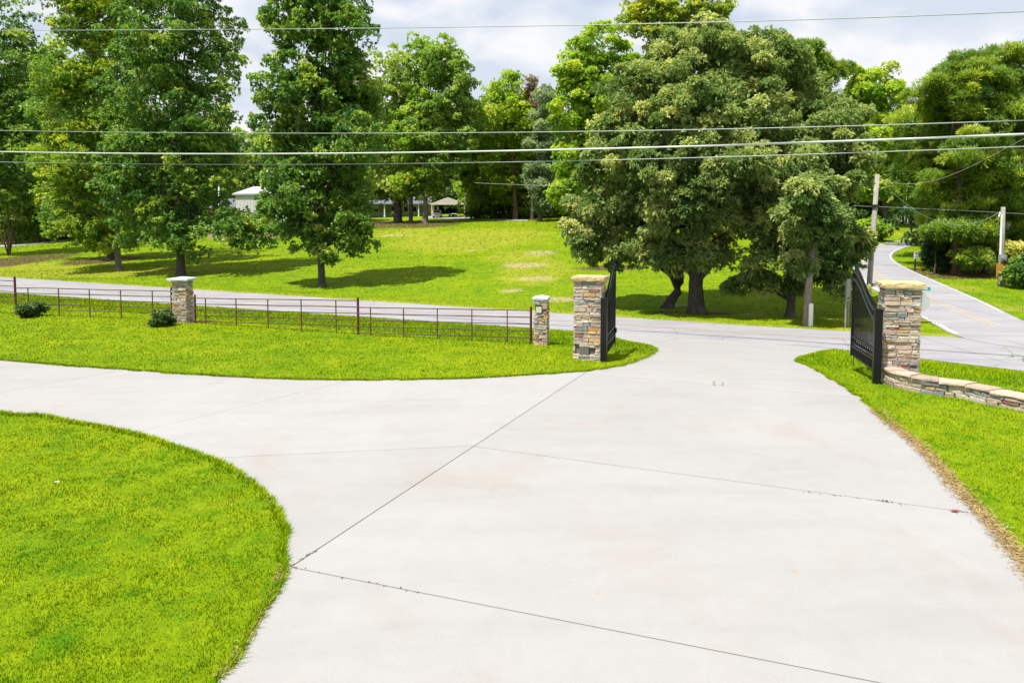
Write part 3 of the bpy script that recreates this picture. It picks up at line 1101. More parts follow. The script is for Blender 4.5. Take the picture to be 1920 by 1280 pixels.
def tree(name, label, cat, base, lobes, leaf, tufts, k, L, W, rc, bark='bark', r0=0.25, top=None, seed=1, group=None, limbs=12, stems=None, bare=0.3, lean=None, **kw):
    r = np.random.default_rng(seed)
    b = P(*base)
    root = tag(empty(name, b), label, cat, group)
    lb = local_lobes(px_lobes(b.y, lobes), b)
    if top is None:
        hi = max(lb, key=lambda l: l[2] + l[5])
        topv = Vector((hi[0] * .6, hi[1] * .6, hi[2] + hi[5] * 0.55))
    else:
        t = PD(top[0], top[1], b.y); topv = t - b
    if stems:
        mb = MB()
        for (px, py, rr) in stems:
            t = PD(px, py, b.y + r.normal(0, .5)) - b
            st = Vector((r.normal(0, .05), r.normal(0, .05), -0.1))
            mid = st.lerp(t, .45) * 1.0; mid.x *= 0.75; mid.y *= .75
            mb.tube([st, st.lerp(mid, .5) + Vector((0, 0, .1)), mid, t], [rr, rr * .85, rr * .65, rr * .3], 8)
        link('trunk', mb.mesh('trunk', M[bark], True), root)
    else:
        link('trunk', trunk_mesh('trunk', (0, 0, 0), topv, r0, lb, M[bark], r, limbs, lean=lean, bare=bare), root)
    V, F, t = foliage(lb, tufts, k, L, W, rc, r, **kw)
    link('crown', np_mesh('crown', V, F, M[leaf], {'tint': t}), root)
    return root


# ---- the trees along the far side of the road
POP = dict(k=7, L=0.205, W=0.14, rc=0.66, flat=.72, droop=0.15, up=0.4, spread=0.85)
tree('shade_tree', 'tall broad shade tree directly behind the stone fence pillar with the bushes', 'tree', (339, 516),
     [(330, -40, 100, 90), (300, 60, 110, 80, -1), (395, 65, 62, 66, 1), (350, 140, 105, 75), (280, 190, 95, 80, 1), (385, 215, 75, 70, -1), (320, 275, 120, 75), (385, 320, 72, 55, -1), (290, 355, 85, 60), (350, 390, 75, 50, 1), (300, 300, 90, 60, 2),
      (330, 440, 62, 34, -1), (430, 425, 58, 36, -1, 2.4), (480, 440, 40, 32, -.5, 1.8), (405, 400, 50, 36, .5), (270, 425, 60, 44, 1), (240, 330, 60, 60, 1), (425, 285, 40, 40, 1), (360, 472, 30, 18, -.6, .9)],
     'leaf_gum', 21000, r0=0.30, seed=11, limbs=30, yellow=0.09, **POP)
tree('poplar_tree', 'tall yellow green tree whose mottled trunk stands left of the pillar', 'tree', (223, 507),
     [(150, -50, 80, 80), (160, 40, 66, 62), (225, 20, 76, 70, 1), (118, 150, 62, 52, -1), (190, 140, 85, 70, 1), (150, 215, 85, 65), (230, 245, 80, 70, 1), (160, 300, 85, 60, -1), (120, 370, 62, 46), (205, 370, 78, 58), (170, 430, 58, 38, -.5), (245, 420, 55, 42), (118, 425, 42, 30, -1), (95, 300, 40, 40, 1), (195, 452, 40, 22, -.5)],
     'leaf_poplar', 17500, bark='bark_pale', r0=0.24, seed=12, limbs=26, yellow=0.16, **POP)
tree('dark_tree', 'dark trunked tree close behind the mottled trunk at left', 'tree', (207, 487),
     [(200, 330, 120, 90), (170, 240, 120, 95), (230, 150, 120, 105), (130, 400, 64, 44, 1), (270, 400, 64, 52), (220, 430, 60, 34)],
     'leaf_gum', 8500, r0=0.30, seed=13, limbs=16, yellow=0.05, **dict(POP, L=.24, W=.17, rc=.8))
tree('maple_tree', 'tall single tree standing alone on the lawn in mid frame', 'tree', (604, 538),
     [(590, -50, 82, 80), (600, 30, 88, 66), (540, 40, 58, 50, 1), (650, 55, 50, 50, -1), (590, 120, 98, 62), (655, 150, 55, 62, 1), (540, 170, 66, 50, -1), (600, 220, 105, 58, 1), (535, 265, 66, 50), (655, 260, 66, 60, -1), (600, 310, 105, 54), (658, 345, 54, 58, 1), (552, 350, 64, 50, -1), (600, 400, 92, 48), (655, 425, 48, 40, -.5), (548, 415, 52, 36, .5), (590, 452, 58, 26), (674, 455, 26, 26), (515, 400, 26, 24, 1), (512, 362, 22, 26, 1), (500, 330, 20, 22, 1), (498, 385, 16, 18, 1), (620, 478, 20, 14, -.5, .7), (645, 190, 60, 60)],
     'leaf_gum', 23000, r0=0.22, seed=14, limbs=34, yellow=0.08, **dict(POP, L=0.185, W=0.13, rc=0.56))
tree('myrtle', 'multi stemmed small tree with slender dark stems at far left', 'tree', (17, 479),
     [(-40, 240, 90, 120), (30, 300, 70, 80), (20, 190, 80, 90, 2), (-10, 120, 80, 80, 2), (60, 200, 55, 70, 2), (35, 360, 60, 36), (-20, 370, 60, 36), (0, 40, 60, 60, 3)],
     'leaf_gum', 13000, r0=0.1, seed=15, bark='bark_red', stems=[(-30, 380, .09), (14, 370, .09), (30, 375, .08), (-5, 370, .07), (52, 380, .045), (40, 370, .06)],
     **dict(POP, L=0.27, W=0.16, rc=.95, yellow=0.03))

# ---- the great oak group right of the middle
OAK = dict(k=9, L=0.165, W=0.072, rc=0.50, droop=0.28, up=0.35, spread=0.85, shell=3.2, flat=.8)
tree('oak_tree', 'huge dome shaped oak with a straight thick trunk behind the gate', 'tree', (1306, 585),
     [(1330, 112, 112, 66), (1250, 130, 85, 66, .5), (1410, 140, 92, 76), (1200, 190, 72, 70), (1290, 205, 105, 75, -1.6), (1390, 225, 105, 78, -1.6), (1480, 160, 58, 62, .6), (1520, 220, 50, 62, .6), (1180, 280, 85, 62, -.6), (1270, 300, 92, 65, -2.4), (1370, 320, 100, 66, -2.6), (1470, 290, 88, 66, -1.2), (1400, 410, 72, 50, -1.6), (1300, 400, 85, 55, -2), (1330, 470, 74, 32, 0.6), (1240, 400, 60, 50, -1.5), (1285, 476, 60, 26, -1.2), (1350, 484, 50, 20, -1.6), (1215, 480, 50, 24, -1), (1330, 75, 70, 34), (1440, 95, 60, 40), (1160, 240, 40, 50), (1500, 120, 36, 40), (1300, 350, 110, 60, -2)],
     'leaf_oak', 33000, r0=0.36, seed=21, limbs=34, yellow=0.16, bare=0.34, **OAK)
tree('leaning_oak', 'oak with a crooked trunk leaning right beside the straight oak', 'tree', (1252, 577),
     [(1130, 365, 75, 62), (1200, 400, 75, 60, -1), (1110, 430, 56, 48), (1180, 465, 74, 40, -.6), (1240, 470, 50, 38, .5), (1100, 470, 34, 26, .4), (1140, 300, 55, 45, .3)],
     'leaf_oak', 9500, r0=0.27, seed=22, limbs=12, yellow=0.15, top=(1268, 420), lean=(0.45, 0, 0), **OAK)
tree('water_oak', 'lower oak with a slim dark trunk right of the great oak', 'tree', (1481, 594),
     [(1560, 250, 70, 60, .5), (1590, 320, 45, 56), (1520, 340, 78, 60, -.8), (1470, 400, 70, 56, -.6), (1560, 400, 62, 55, -.6), (1450, 465, 66, 42, -.6), (1530, 470, 66, 48, -.3), (1590, 460, 36, 46), (1420, 520, 42, 26, -.2), (1575, 530, 42, 32), (1510, 525, 44, 26, .3), (1390, 540, 24, 16, .2), (1530, 430, 50, 40, -3.0, 1.2), (1505, 500, 40, 22, -2.6, .9), (1500, 380, 50, 40, -3.0, 1.2)],
     'leaf_oak', 15500, r0=0.19, seed=23, limbs=20, yellow=0.16, top=(1500, 300), **OAK)

# ---- trees by the carport, far up the lawn
FAR = dict(k=7, L=0.38, W=0.27, rc=1.15, flat=.72, droop=0.12, up=0.4, spread=0.85)
tree('yard_tree', 'thick dark trunked tree in front of the grey house', 'tree', (746, 418),
     [(740, 140, 55, 52, -3), (725, 200, 50, 55, -2), (770, 210, 50, 55, -2), (740, 270, 60, 50, -1), (720, 330, 45, 40), (765, 335, 45, 34, -1), (700, 250, 36, 60), (745, 365, 34, 18), (712, 362, 26, 18), (778, 362, 28, 18), (740, 350, 50, 22, -2), (800, 352, 20, 18)],
     'leaf_wood', 7500, r0=0.75, seed=31, limbs=14, yellow=0.35, bare=0.2, **FAR)
tree('yard_tree', 'slim straight trunked tree between two thicker trunks near the grey house', 'tree', (770, 419.5),
     [(790, 100, 36, 45, -1), (800, 170, 45, 50, -1), (775, 250, 46, 55, -1), (790, 310, 50, 45), (770, 345, 36, 26, -1)],
     'leaf_bright', 4800, r0=0.34, seed=32, limbs=8, yellow=0.15, **FAR)
tree('yard_tree', 'pale barked tree just left of the carport', 'tree', (797, 419),
     [(815, 115, 48, 54, -1), (855, 150, 40, 48, -2), (840, 200, 52, 46, -2), (800, 250, 48, 45, -1), (860, 255, 44, 42, -1), (825, 300, 50, 30, -2), (880, 220, 24, 34, -1), (800, 350, 30, 22)],
     'leaf_wood', 8000, bark='bark_pale', r0=0.50, seed=33, limbs=14, yellow=0.4, bare=0.22, **FAR)
tree('tulip_tree', 'bright yellow green tree with a bare forked trunk at the lawn edge', 'tree', (966, 412),
     [(950, 168, 40, 36), (938, 220, 46, 44), (972, 225, 38, 44, -1), (950, 275, 52, 42), (920, 300, 36, 36), (975, 300, 30, 30, 1), (935, 345, 42, 34, 1), (985, 190, 16, 30), (920, 255, 30, 40), (960, 330, 36, 30, 2), (985, 250, 24, 44, -2), (950, 200, 50, 50, -2)],
     'leaf_bright', 7500, bark='bark_red', r0=0.45, seed=34, limbs=12, yellow=0.35, bare=0.45, **FAR)
tree('dead_tree', 'brown dead topped tree between green trees at the lawn edge', 'tree', (998, 412),
     [(996, 178, 15, 30), (1000, 215, 14, 20)], 'leaf_dead', 700, r0=0.3, seed=35, limbs=8, **dict(FAR, W=0.16))
tree('cedar_tree', 'grey green feathery tree at the lawn edge', 'tree', (1012, 415),
     [(1030, 200, 28, 40), (1014, 255, 26, 42), (1036, 300, 32, 40), (1012, 330, 26, 34, -1), (1024, 370, 30, 28, -1), (1040, 240, 28, 40, 1)],
     'leaf_grey', 5500, r0=0.35, seed=36, limbs=8, bark='bark_pale', yellow=0.1, **dict(FAR, W=0.16, L=.45))
tree('wood_edge_tree', 'bright leafy tree rising left of the great oak', 'tree', (1085, 425),
     [(1120, 90, 52, 50), (1090, 150, 50, 50), (1075, 220, 46, 50, -1), (1120, 190, 50, 60), (1080, 300, 46, 48, -1), (1120, 300, 50, 60, 1), (1065, 360, 36, 36, -1), (1160, 130, 40, 50), (1060, 145, 28, 30)],
     'leaf_bright', 10500, r0=0.45, seed=37, limbs=14, yellow=0.2, **dict(FAR, L=.36, W=.26, rc=1.0))
tree('tall_tree', 'tallest airy tree showing above the top of the great oak', 'tree', (1260, 430),
     [(1230, 8, 60, 30), (1290, 20, 70, 34), (1340, 12, 34, 24), (1195, 30, 34, 20), (1270, 60, 90, 40)],
     'leaf_wood', 4200, r0=0.45, seed=38, limbs=12, yellow=0.1, **dict(FAR, L=.34, W=.22, rc=.9, inner=0.03))

# ---- pines on the right
PIN = dict(sub=5, subflat=.8, k=13, L=0.27, W=0.042, rc=0.62, droop=0.05, up=0.75, spread=0.9, shell=3.4, flat=0.55)
tree('pine_tree', 'large bright pine at the right with layered boughs over the roadside', 'tree', (1792, 514),
     [(1800, 170, 70, 50), (1770, 225, 70, 42, 2), (1850, 210, 62, 50), (1748, 290, 52, 34, 3), (1830, 290, 75, 42, -1), (1797, 350, 68, 36, .8), (1762, 405, 44, 30, 2.5), (1845, 380, 60, 38, -.6), (1810, 440, 66, 30, -1), (1805, 480, 50, 18, -1.2), (1855, 455, 50, 30, .5), (1820, 120, 40, 26), (1790, 140, 48, 44), (1762, 180, 42, 42, 1.8), (1775, 425, 56, 32, 1.2), (1835, 420, 60, 36), (1790, 300, 60, 50, 2), (1870, 330, 50, 50)],
     'needle', 22000, bark='bark_red', r0=0.22, seed=41, limbs=22, yellow=0.3, inner=0.02, **PIN)
tree('pine_tree', 'second pine rising at the right edge above the layered pine', 'tree', (1850, 512),
     [(1895, 105, 40, 30), (1870, 150, 55, 36), (1920, 160, 50, 40), (1900, 220, 60, 44), (1890, 290, 60, 44), (1930, 330, 60, 50), (1900, 400, 55, 44, 1), (1940, 440, 50, 40), (1885, 470, 36, 22), (1950, 240, 50, 50)],
     'needle', 13000, bark='bark_red', r0=0.22, seed=42, limbs=18, yellow=0.35, inner=0.02, **PIN)
tree('pine_tree', 'far dark pine with flat boughs poking above the oak at upper right', 'tree', (1545, 428),
     [(1515, 100, 26, 20), (1540, 125, 34, 14), (1570, 128, 24, 10), (1545, 148, 34, 9), (1520, 160, 28, 14), (1540, 200, 30, 24)],
     'needle', 2300, bark='bark_red', r0=0.3, seed=43, limbs=10, yellow=0.05, **dict(PIN, L=.55, W=.07, rc=.9))
tree('dark_pine', 'dark shaded pine behind the two bright pines', 'tree', (1885, 500),
     [(1760, 330, 60, 80, 3), (1840, 330, 80, 110, 4), (1920, 300, 70, 130, 4), (1790, 430, 60, 50, 4), (1880, 430, 70, 50, 4), (1725, 250, 40, 40, 5)],
     'needle', 4500, r0=0.25, seed=44, limbs=12, yellow=0.0, **dict(PIN, L=.5, W=.06))
tree('side_road_tree', 'light leafy tree beyond the bend of the side road', 'tree', (1662, 424),
     [(1640, 180, 42, 40), (1665, 230, 34, 40), (1640, 260, 46, 44), (1665, 320, 40, 44), (1640, 345, 36, 40, 1), (1690, 340, 30, 40, 2), (1610, 160, 26, 30)],
     'leaf_bright', 7000, r0=0.3, seed=45, limbs=12, yellow=0.3, **FAR)
tree('side_road_tree', 'pale small tree in the sky gap left of the pines', 'tree', (1712, 424),
     [(1712, 225, 26, 30), (1700, 280, 28, 36), (1720, 330, 30, 44), (1700, 380, 26, 24)],
     'leaf_wood', 2600, r0=0.25, seed=46, limbs=8, yellow=0.35, **FAR)
tree('roadside_shrub_tree', 'leafy bush beside the bend of the side road', 'shrub', (1646, 452),
     [(1644, 420, 22, 26), (1630, 440, 18, 16), (1655, 435, 14, 14)], 'leaf_bright', 1300, r0=0.08, seed=47, limbs=5, yellow=0.1, **dict(FAR, L=.3, W=.2, rc=.7))
tree('dark_shrub', 'rounded dark green shrub behind the speed limit sign', 'shrub', (1752, 513),
     [(1757, 476, 24, 28, 1), (1775, 490, 28, 22, 1), (1752, 498, 16, 12, 1)], 'leaf_shrub', 2200, r0=0.06, seed=48, limbs=5, yellow=0.05, **dict(FAR, L=.2, W=.10, rc=.4))
tree('variegated_shrub', 'pale yellow leaved shrub beside the meter pole', 'shrub', (1902, 520),
     [(1900, 470, 20, 16), (1912, 480, 16, 14), (1893, 478, 10, 8)], 'leaf_yellow', 420, r0=0.04, seed=49, limbs=5, yellow=0.5, **dict(FAR, L=.28, W=.17, rc=.3, inner=0))
tree('green_shrub', 'dense green shrub at the right edge below the yellow shrub', 'shrub', (1918, 541),
     [(1918, 510, 30, 24), (1935, 495, 30, 26), (1905, 525, 16, 12)], 'leaf_gum', 1800, r0=0.05, seed=50, limbs=5, yellow=0.15, **dict(FAR, L=.17, W=.10, rc=.35))
tree('house_shrub', 'clipped dark green shrub below the white house wall', 'shrub', (438, 452),
     [(432, 420, 34, 24), (470, 424, 30, 20), (500, 410, 14, 18)], 'leaf_gum', 1200, r0=0.06, seed=51, limbs=4, yellow=0.15, **dict(FAR, L=.3, W=.2, rc=.6))

# bushes by the fence
def bush(base, label, lobes, n, seed):
    r = np.random.default_rng(seed)
    b = P(*base)
    root = tag(empty('bush', b), label, 'bush', 'young bushes by the fence')
    lb = local_lobes(px_lobes(b.y, lobes), b)
    V, F, t = foliage(lb, int(n * 1.5), 5, 0.095, 0.05, 0.10, r, droop=0.15, up=0.6, yellow=0.08, inner=0.06)
    link('leaves', np_mesh('leaves', V, F, M['leaf_shrub'], {'tint': t}), root)
    mb = MB()
    for i in range(9):
        l = lb[i % len(lb)]
        e = Vector((l[0] + r.normal(0, l[3] * .6), l[1] + r.normal(0, l[4] * .6), l[2] + l[5] * r.uniform(.3, 1.25)))
        mb.tube([(0, 0, -.02), e * 0.5 + Vector((0, 0, .03)), e], [.012, .009, .004], 5)
    mb.build('stems', M['bark_red'], root)
    return root


bush((59, 594), 'small dark bush in front of the fence near the left edge', [(55, 584, 8, 8), (64, 585, 7, 7), (57, 574, 7, 6), (66, 577, 4, 5)], 420, 61)
bush((306, 611), 'small dark bush left of the stone fence pillar', [(303, 601, 8, 8), (311, 600, 6, 7), (304, 590, 6, 6), (311, 592, 4, 5)], 420, 62)

# ---- the wood behind: shared meshes, every tree an object of its own
def wood_variant(seed, leaf, hgt, rad, n, k, L, W, rc, **kw):
    r = np.random.default_rng(seed)
    lobes = []
    for i in range(12):
        t = i / 11
        z = hgt * (0.12 + 0.80 * t)
        w = rad * (0.55 + 0.6 * math.sin(math.pi * min(0.15 + 0.85 * t, 1)) ) * (1 - 0.35 * t)
        a = r.uniform(0, 6.28); off = rad * 0.38 * r.random()
        lobes.append((math.cos(a) * off, math.sin(a) * off, z, w * r.uniform(.6, .9), w * r.uniform(.6, .9), hgt * r.uniform(.09, .14)))
    V, F, t = foliage(lobes, int(n * 1.7), k, L * .85, W * .85, rc * .9, r, sub=kw.pop('sub', 0), **kw)
    crown = np_mesh('crown', V, F, M[leaf], {'tint': t})
    trunk = trunk_mesh('trunk', (0, 0, 0), (0, 0, hgt * .85), 0.3, lobes, M['bark'], r, 6, bare=.2)
    return trunk, crown


WV = [wood_variant(71, 'leaf_wood', 20, 4.8, 2600, 6, .5, .36, 1.3, yellow=.25),
      wood_variant(72, 'leaf_wood', 24, 5.4, 2800, 6, .52, .38, 1.4, yellow=.12),
      wood_variant(73, 'leaf_bright', 18, 4.4, 2400, 6, .48, .36, 1.2, yellow=.2),
      wood_variant(74, 'leaf_gum', 22, 5.0, 2600, 6, .5, .36, 1.3, yellow=.08),
      wood_variant(75, 'needle', 21, 3.6, 2600, 12, .6, .075, 1.1, yellow=.1, flat=.5)]
KIND = ['leafy green tree of the wood', 'taller leafy tree of the wood', 'bright green rounded tree of the wood',
        'dark green leafy tree of the wood', 'narrow needle leaved pine of the wood']
NAMES = ['forest_tree', 'forest_tree', 'forest_tree', 'forest_tree', 'forest_pine']
rr_ = np.random.default_rng(99)


PLACE = ['beyond the left roadside trees', 'behind the crape myrtle at far left', 'behind the white house', 'behind the carport', 'behind the tulip tree at the lawn edge', 'behind the great oak', 'between the great oak and the pines', 'beyond the bend of the side road', 'behind the bright pines']


def forest(v, x, y, sc, zone):
    root = empty(NAMES[v], (x, y, h1(x, y) - 0.1), rr_.uniform(0, 6.28))
    tag(root, KIND[v] + ' ' + PLACE[zone], 'tree', ['leafy', 'taller', 'bright', 'dark', 'pine'][v] + ' trees ' + PLACE[zone])
    root.scale = (sc, sc, sc * rr_.uniform(.92, 1.08))
    link('trunk', WV[v][0], root); link('crown', WV[v][1], root)


# (photo column range, depth range, count, scale range, kinds)
for zone, (c0, c1, d0, d1, n, s0, s1, kinds) in enumerate((
        (-260, 420, 92, 125, 15, .75, 1.0, (0, 1, 3, 3)),
        (-160, 150, 98, 112, 7, .9, 1.1, (3, 0, 1, 3)),
        (400, 660, 122, 150, 11, .9, 1.1, (0, 1, 3, 0)),
        (640, 920, 170, 186, 16, 1.05, 1.2, (0, 3, 1, 3)),
        (870, 1130, 128, 150, 16, .8, 1.1, (0, 2, 2, 1)),
        (1100, 1420, 100, 130, 13, .85, 1.12, (0, 1, 2, 3)),
        (1400, 1730, 100, 130, 17, .75, 1.0, (0, 2, 3, 4, 1)),
        (1610, 1770, 96, 108, 8, .6, .85, (0, 3, 2)),
        (1850, 2120, 66, 100, 8, .65, .85, (0, 3, 3, 4)))):
    for i in range(n):
        px = c0 + (c1 - c0) * (i + rr_.uniform(.1, .9)) / n
        D = rr_.uniform(d0, d1)
        forest(int(rr_.choice(kinds)), (px - 960) / FPX * D, D, rr_.uniform(s0, s1), zone)


def undergrowth():
    r = np.random.default_rng(5)
    lobes = []
    for (c0, c1, d0, d1, n) in ((-200, 400, 100, 106, 26), (880, 1120, 128, 140, 28), (620, 900, 164, 172, 54), (1100, 1500, 102, 112, 16), (1560, 1760, 96, 100, 16), (1700, 2100, 58, 66, 22)):
        for i in range(n):
            D = r.uniform(d0, d1)
            x = (c0 + (c1 - c0) * (i + r.random()) / n - 960) / FPX * D
            k_ = 2.8 if d0 > 160 else 1.0
            lobes.append((x, D, h1(x, D) + r.uniform(.4, 1.6) * k_, r.uniform(1.2, 2.4) * k_, 1.2, r.uniform(.9, 2.0) * k_))
    V, F, t = foliage(lobes, 13000, 6, .48, .34, .9, r, yellow=.05)
    o = link('undergrowth', np_mesh('undergrowth', V, F, M['leaf_shrub'], {'tint': t}))
    tag(o, 'dark tangled undergrowth along the foot of the wood', 'undergrowth', kind='stuff')


undergrowth()

# ------------------------------------------------------------------ stonework
def stone_mesh(w, h, d, mat, r):
    """a rough block: w along, h high, front at y=-d, back at y=0; chamfered uneven face"""
    j = lambda a: float(r.normal(0, a))
    c = min(w, h) * 0.16
    x, z = w / 2, h / 2
    back = [(-x, 0.0, -z), (x, 0.0, -z), (x, 0.0, z), (-x, 0.0, z)]
    mid = [(-x + j(.002), -d * .62, -z + j(.002)), (x + j(.002), -d * .62, -z + j(.002)), (x + j(.002), -d * .62, z + j(.002)), (-x + j(.002), -d * .62, z + j(.002))]
    fr = [(-x + c + j(.003), -d + j(.004), -z + c * .7 + j(.003)), (0 + j(.02), -d - abs(j(.005)), -z + c * .5 + j(.003)), (x - c + j(.003), -d + j(.004), -z + c * .7 + j(.003)),
          (x - c + j(.003), -d + j(.004), z - c * .7 + j(.003)), (0 + j(.02), -d - abs(j(.006)), z - c * .5 + j(.003)), (-x + c + j(.003), -d + j(.004), z - c * .7 + j(.003))]
    V = back + mid + fr
    F = [(0, 1, 5, 4), (1, 2, 6, 5), (2, 3, 7, 6), (3, 0, 4, 7), (3, 2, 1, 0),
         (4, 5, 10, 9, 8), (5, 6, 11, 10), (6, 7, 13, 12, 11), (7, 4, 8, 13), (8, 9, 12, 13), (9, 10, 11, 12)]
    me = bpy.data.meshes.new('stone')
    me.from_pydata(V, [], F)
    me.materials.append(mat)
    return me


def pick(r): return STONES[int(r.choice(len(STONES), p=np.array(W_STONE) / sum(W_STONE)))]


def clad(parent, width, height, z0, depth, r, hmin, hmax, lmin, lmax, faces, skip=None, first=None):
    """courses of stones round a pillar core"""
    z = z0
    k = 0
    while z < z0 + height - 0.015:
        ch = float(r.uniform(hmin, hmax))
        if z0 + height - z - ch < hmin * .7: ch = z0 + height - z
        for (ang, w) in faces:
            x = -w / 2
            ov = depth * (0.9 if (k + int(ang * 2)) % 2 else 0.12)
            x0, x1 = -w / 2 - ov, w / 2 + ov
            x = x0
            while x < x1 - 0.01:
                L = float(r.uniform(lmin, lmax))
                if x1 - x - L < lmin * .75: L = x1 - x
                hs = [(z, ch)]
                if ch > hmin * 1.7 and r.random() < 0.45 and L < lmax * .8:
                    a = float(r.uniform(.4, .6)); hs = [(z, ch * a), (z + ch * a, ch * (1 - a))]
                for (zz_, hh) in hs:
                    xc, zc = x + L / 2, zz_ + hh / 2
                    if skip and ang == 0 and abs(xc - skip[0]) < skip[2] + L * .3 and abs(zc - skip[1]) < skip[3]:
                        continue
                    mat = first if (first is not None and k == 0 and ang == 0) else pick(r)
                    o = link('stone', stone_mesh(L - 0.007, hh - 0.007, depth + float(r.uniform(-.010, .016)), mat, r), parent)
                    M4 = Matrix.Rotation(ang, 4, 'Z') @ Matrix.Translation((xc, -width / 2 + 0.012, zc))
                    o.matrix_local = M4
                x += L
        z += ch
        k += 1


def slab_cap(parent, w, d, z, th, mat, seed, pyr=0.0, jag=0.008):
    r = np.random.default_rng(seed)
    bm = bmesh.new()
    n = 7
    ring = []
    per = []
    for i in range(n): per.append((-w / 2 + w * i / n, -d / 2))
    for i in range(n): per.append((w / 2, -d / 2 + d * i / n))
    for i in range(n): per.append((w / 2 - w * i / n, d / 2))
    for i in range(n): per.append((-w / 2, d / 2 - d * i / n))
    lay = []
    for (zz_, inset) in ((0, 0.006), (th * .35, 0), (th * .8, 0.002), (th, 0.010)):
        lay.append([bm.verts.new((x * (1 - inset * 2 / w) + r.normal(0, jag), y * (1 - inset * 2 / d) + r.normal(0, jag), z + zz_ + r.normal(0, jag * .3))) for x, y in per])
    for a, b in zip(lay, lay[1:]):
        for i in range(len(per)):
            j = (i + 1) % len(per)
            bm.faces.new((a[i], a[j], b[j], b[i]))
    c = bm.verts.new((0, 0, z + th + pyr)); 
    for i in range(len(per)): bm.faces.new((lay[-1][i], lay[-1][(i + 1) % len(per)], c))
    bm.faces.new(list(reversed(lay[0])))
    bmesh.ops.recalc_face_normals(bm, faces=bm.faces)
    return bm_obj('cap', bm, mat, parent)


GA = R(-18)


def gate_pillar(base, label, seed, hgt, w=0.58, skip=None):
    r = np.random.default_rng(seed)
    b = P(*base)
    root = tag(empty('gate_pillar', b, GA), label, 'pillar', 'stone pillars of the gateway')
    MB().box((0, 0, hgt / 2 - .05), (w - .05, w - .05, hgt + .1)).build('core', M['mortar'], root)
    clad(root, w, hgt, -0.03, 0.035, r, .042, .105, .11, .36, [(0.0, w), (math.pi / 2, w), (-math.pi / 2, w)], skip)
    slab_cap(root, w + .17, w + .17, hgt - .03, .10, M['cap_sand'], seed, jag=.004)
    return root, b


gl, bl = gate_pillar((1106, 672), 'stone gate pillar with sandstone cap and small metal box cover, beside the left gate', 81, 1.83, skip=(-0.07, 0.26, 0.13, 0.11))
mb = MB().box((-0.07, -0.30, 0.235), (0.21, 0.05, 0.18)); mb.build('box_cover', M['box_grey'], gl)
MB().box((-0.07, -0.302, 0.348), (0.22, 0.05, 0.035)).build('stone', STONES[3], gl)
gr, br = gate_pillar((1681, 714), 'stone gate pillar with sandstone cap where the low wall begins', 82, 1.90)

# small fence pillars
def fence_pillar(base, label, seed, w, hgt, rz, cap_w, skip=None, first=None, cover=None):
    r = np.random.default_rng(seed)
    b = P(*base)
    root = tag(empty('fence_pillar', b, rz), label, 'pillar', 'stone pillars of the fence')
    MB().box((0, 0, hgt / 2 - .05), (w - .05, w - .05, hgt + .1)).build('core', M['mortar'], root)
    clad(root, w, hgt, -0.03, 0.03, r, .04, .10, .10, .28, [(0.0, w), (math.pi / 2, w)], skip, first)
    slab_cap(root, cap_w, cap_w, hgt - .03, .07, M['cap_blue'], seed, pyr=.05, jag=.002)
    return root, b


fl, bfl = fence_pillar((344, 604), 'stone fence pillar with pale blue cap between two fence sections', 83, .44, 1.38, R(-2), .66)
fs, bfs = fence_pillar((1015, 646), 'slim stone fence pillar with a square plate and pale cap at the fence end', 84, .33, 1.25, R(-13), .42, skip=(-0.03, .96, .09, .09), first=STONES[4])
MB().box((-0.035, -0.185, .96), (.145, .04, .155)).build('plate', M['plate'], fs)

# low curved wall
wbase = gp([(1652, 716), (1672, 724.5), (1697, 731), (1742, 739), (1771, 742.5), (1809, 748.5), (1859, 760), (1891, 766), (1925, 773), (1990, 788), (2080, 812), (2200, 850)])
wpath = smooth_path(wbase, 6)
wall_root = tag(empty('stone_wall', (wbase[1][0], wbase[1][1], 0)), 'low curving stone wall with flat rose capstones running right from the gate pillar', 'wall')
WT = 0.30
Lw = sum((b - a).length for a, b in zip(wpath, wpath[1:]))


def wpt(s):
    acc = 0
    for a, b in zip(wpath, wpath[1:]):
        l = (b - a).length
        if acc + l >= s: return a.lerp(b, (s - acc) / l), (b - a).normalized()
        acc += l
    return wpath[-1], (wpath[-1] - wpath[-2]).normalized()


def wall_h(s): return 0.31 - 0.12 * min(max(s - 0.2, 0) / 4.0, 1)


rw = np.random.default_rng(85)
n = 60
core = MB()
Vc = []
for i in range(n + 1):
    p, t = wpt(Lw * i / n)
    nn = Vector((-t.y, t.x))
    a, b = p + nn * 0.03, p + nn * (WT - .03)
    z = h1(p.x, p.y)
    Vc += [(a.x, a.y, z - .1), (a.x, a.y, z + wall_h(Lw * i / n) - .03), (b.x, b.y, z + wall_h(Lw * i / n) - .03), (b.x, b.y, z - .1)]
Fc = []
for i in range(n):
    for k in range(4):
        Fc.append((i * 4 + k, i * 4 + (k + 1) % 4, (i + 1) * 4 + (k + 1) % 4, (i + 1) * 4 + k))
core.add(Vc, Fc)
co = core.build('core', M['mortar'], wall_root)
co.matrix_parent_inverse = wall_root.matrix_basis.inverted()
WI = wall_root.matrix_basis.inverted()


def place_on_wall(o, s, z, side=0.035):
    p, t = wpt(s)
    nn = Vector((-t.y, t.x))
    ang = math.atan2(t.y, t.x)
    q = p + nn * side
    o.parent = wall_root
    o.matrix_local = WI @ (Matrix.Translation((q.x, q.y, h1(p.x, p.y) + z)) @ Matrix.Rotation(ang, 4, 'Z'))


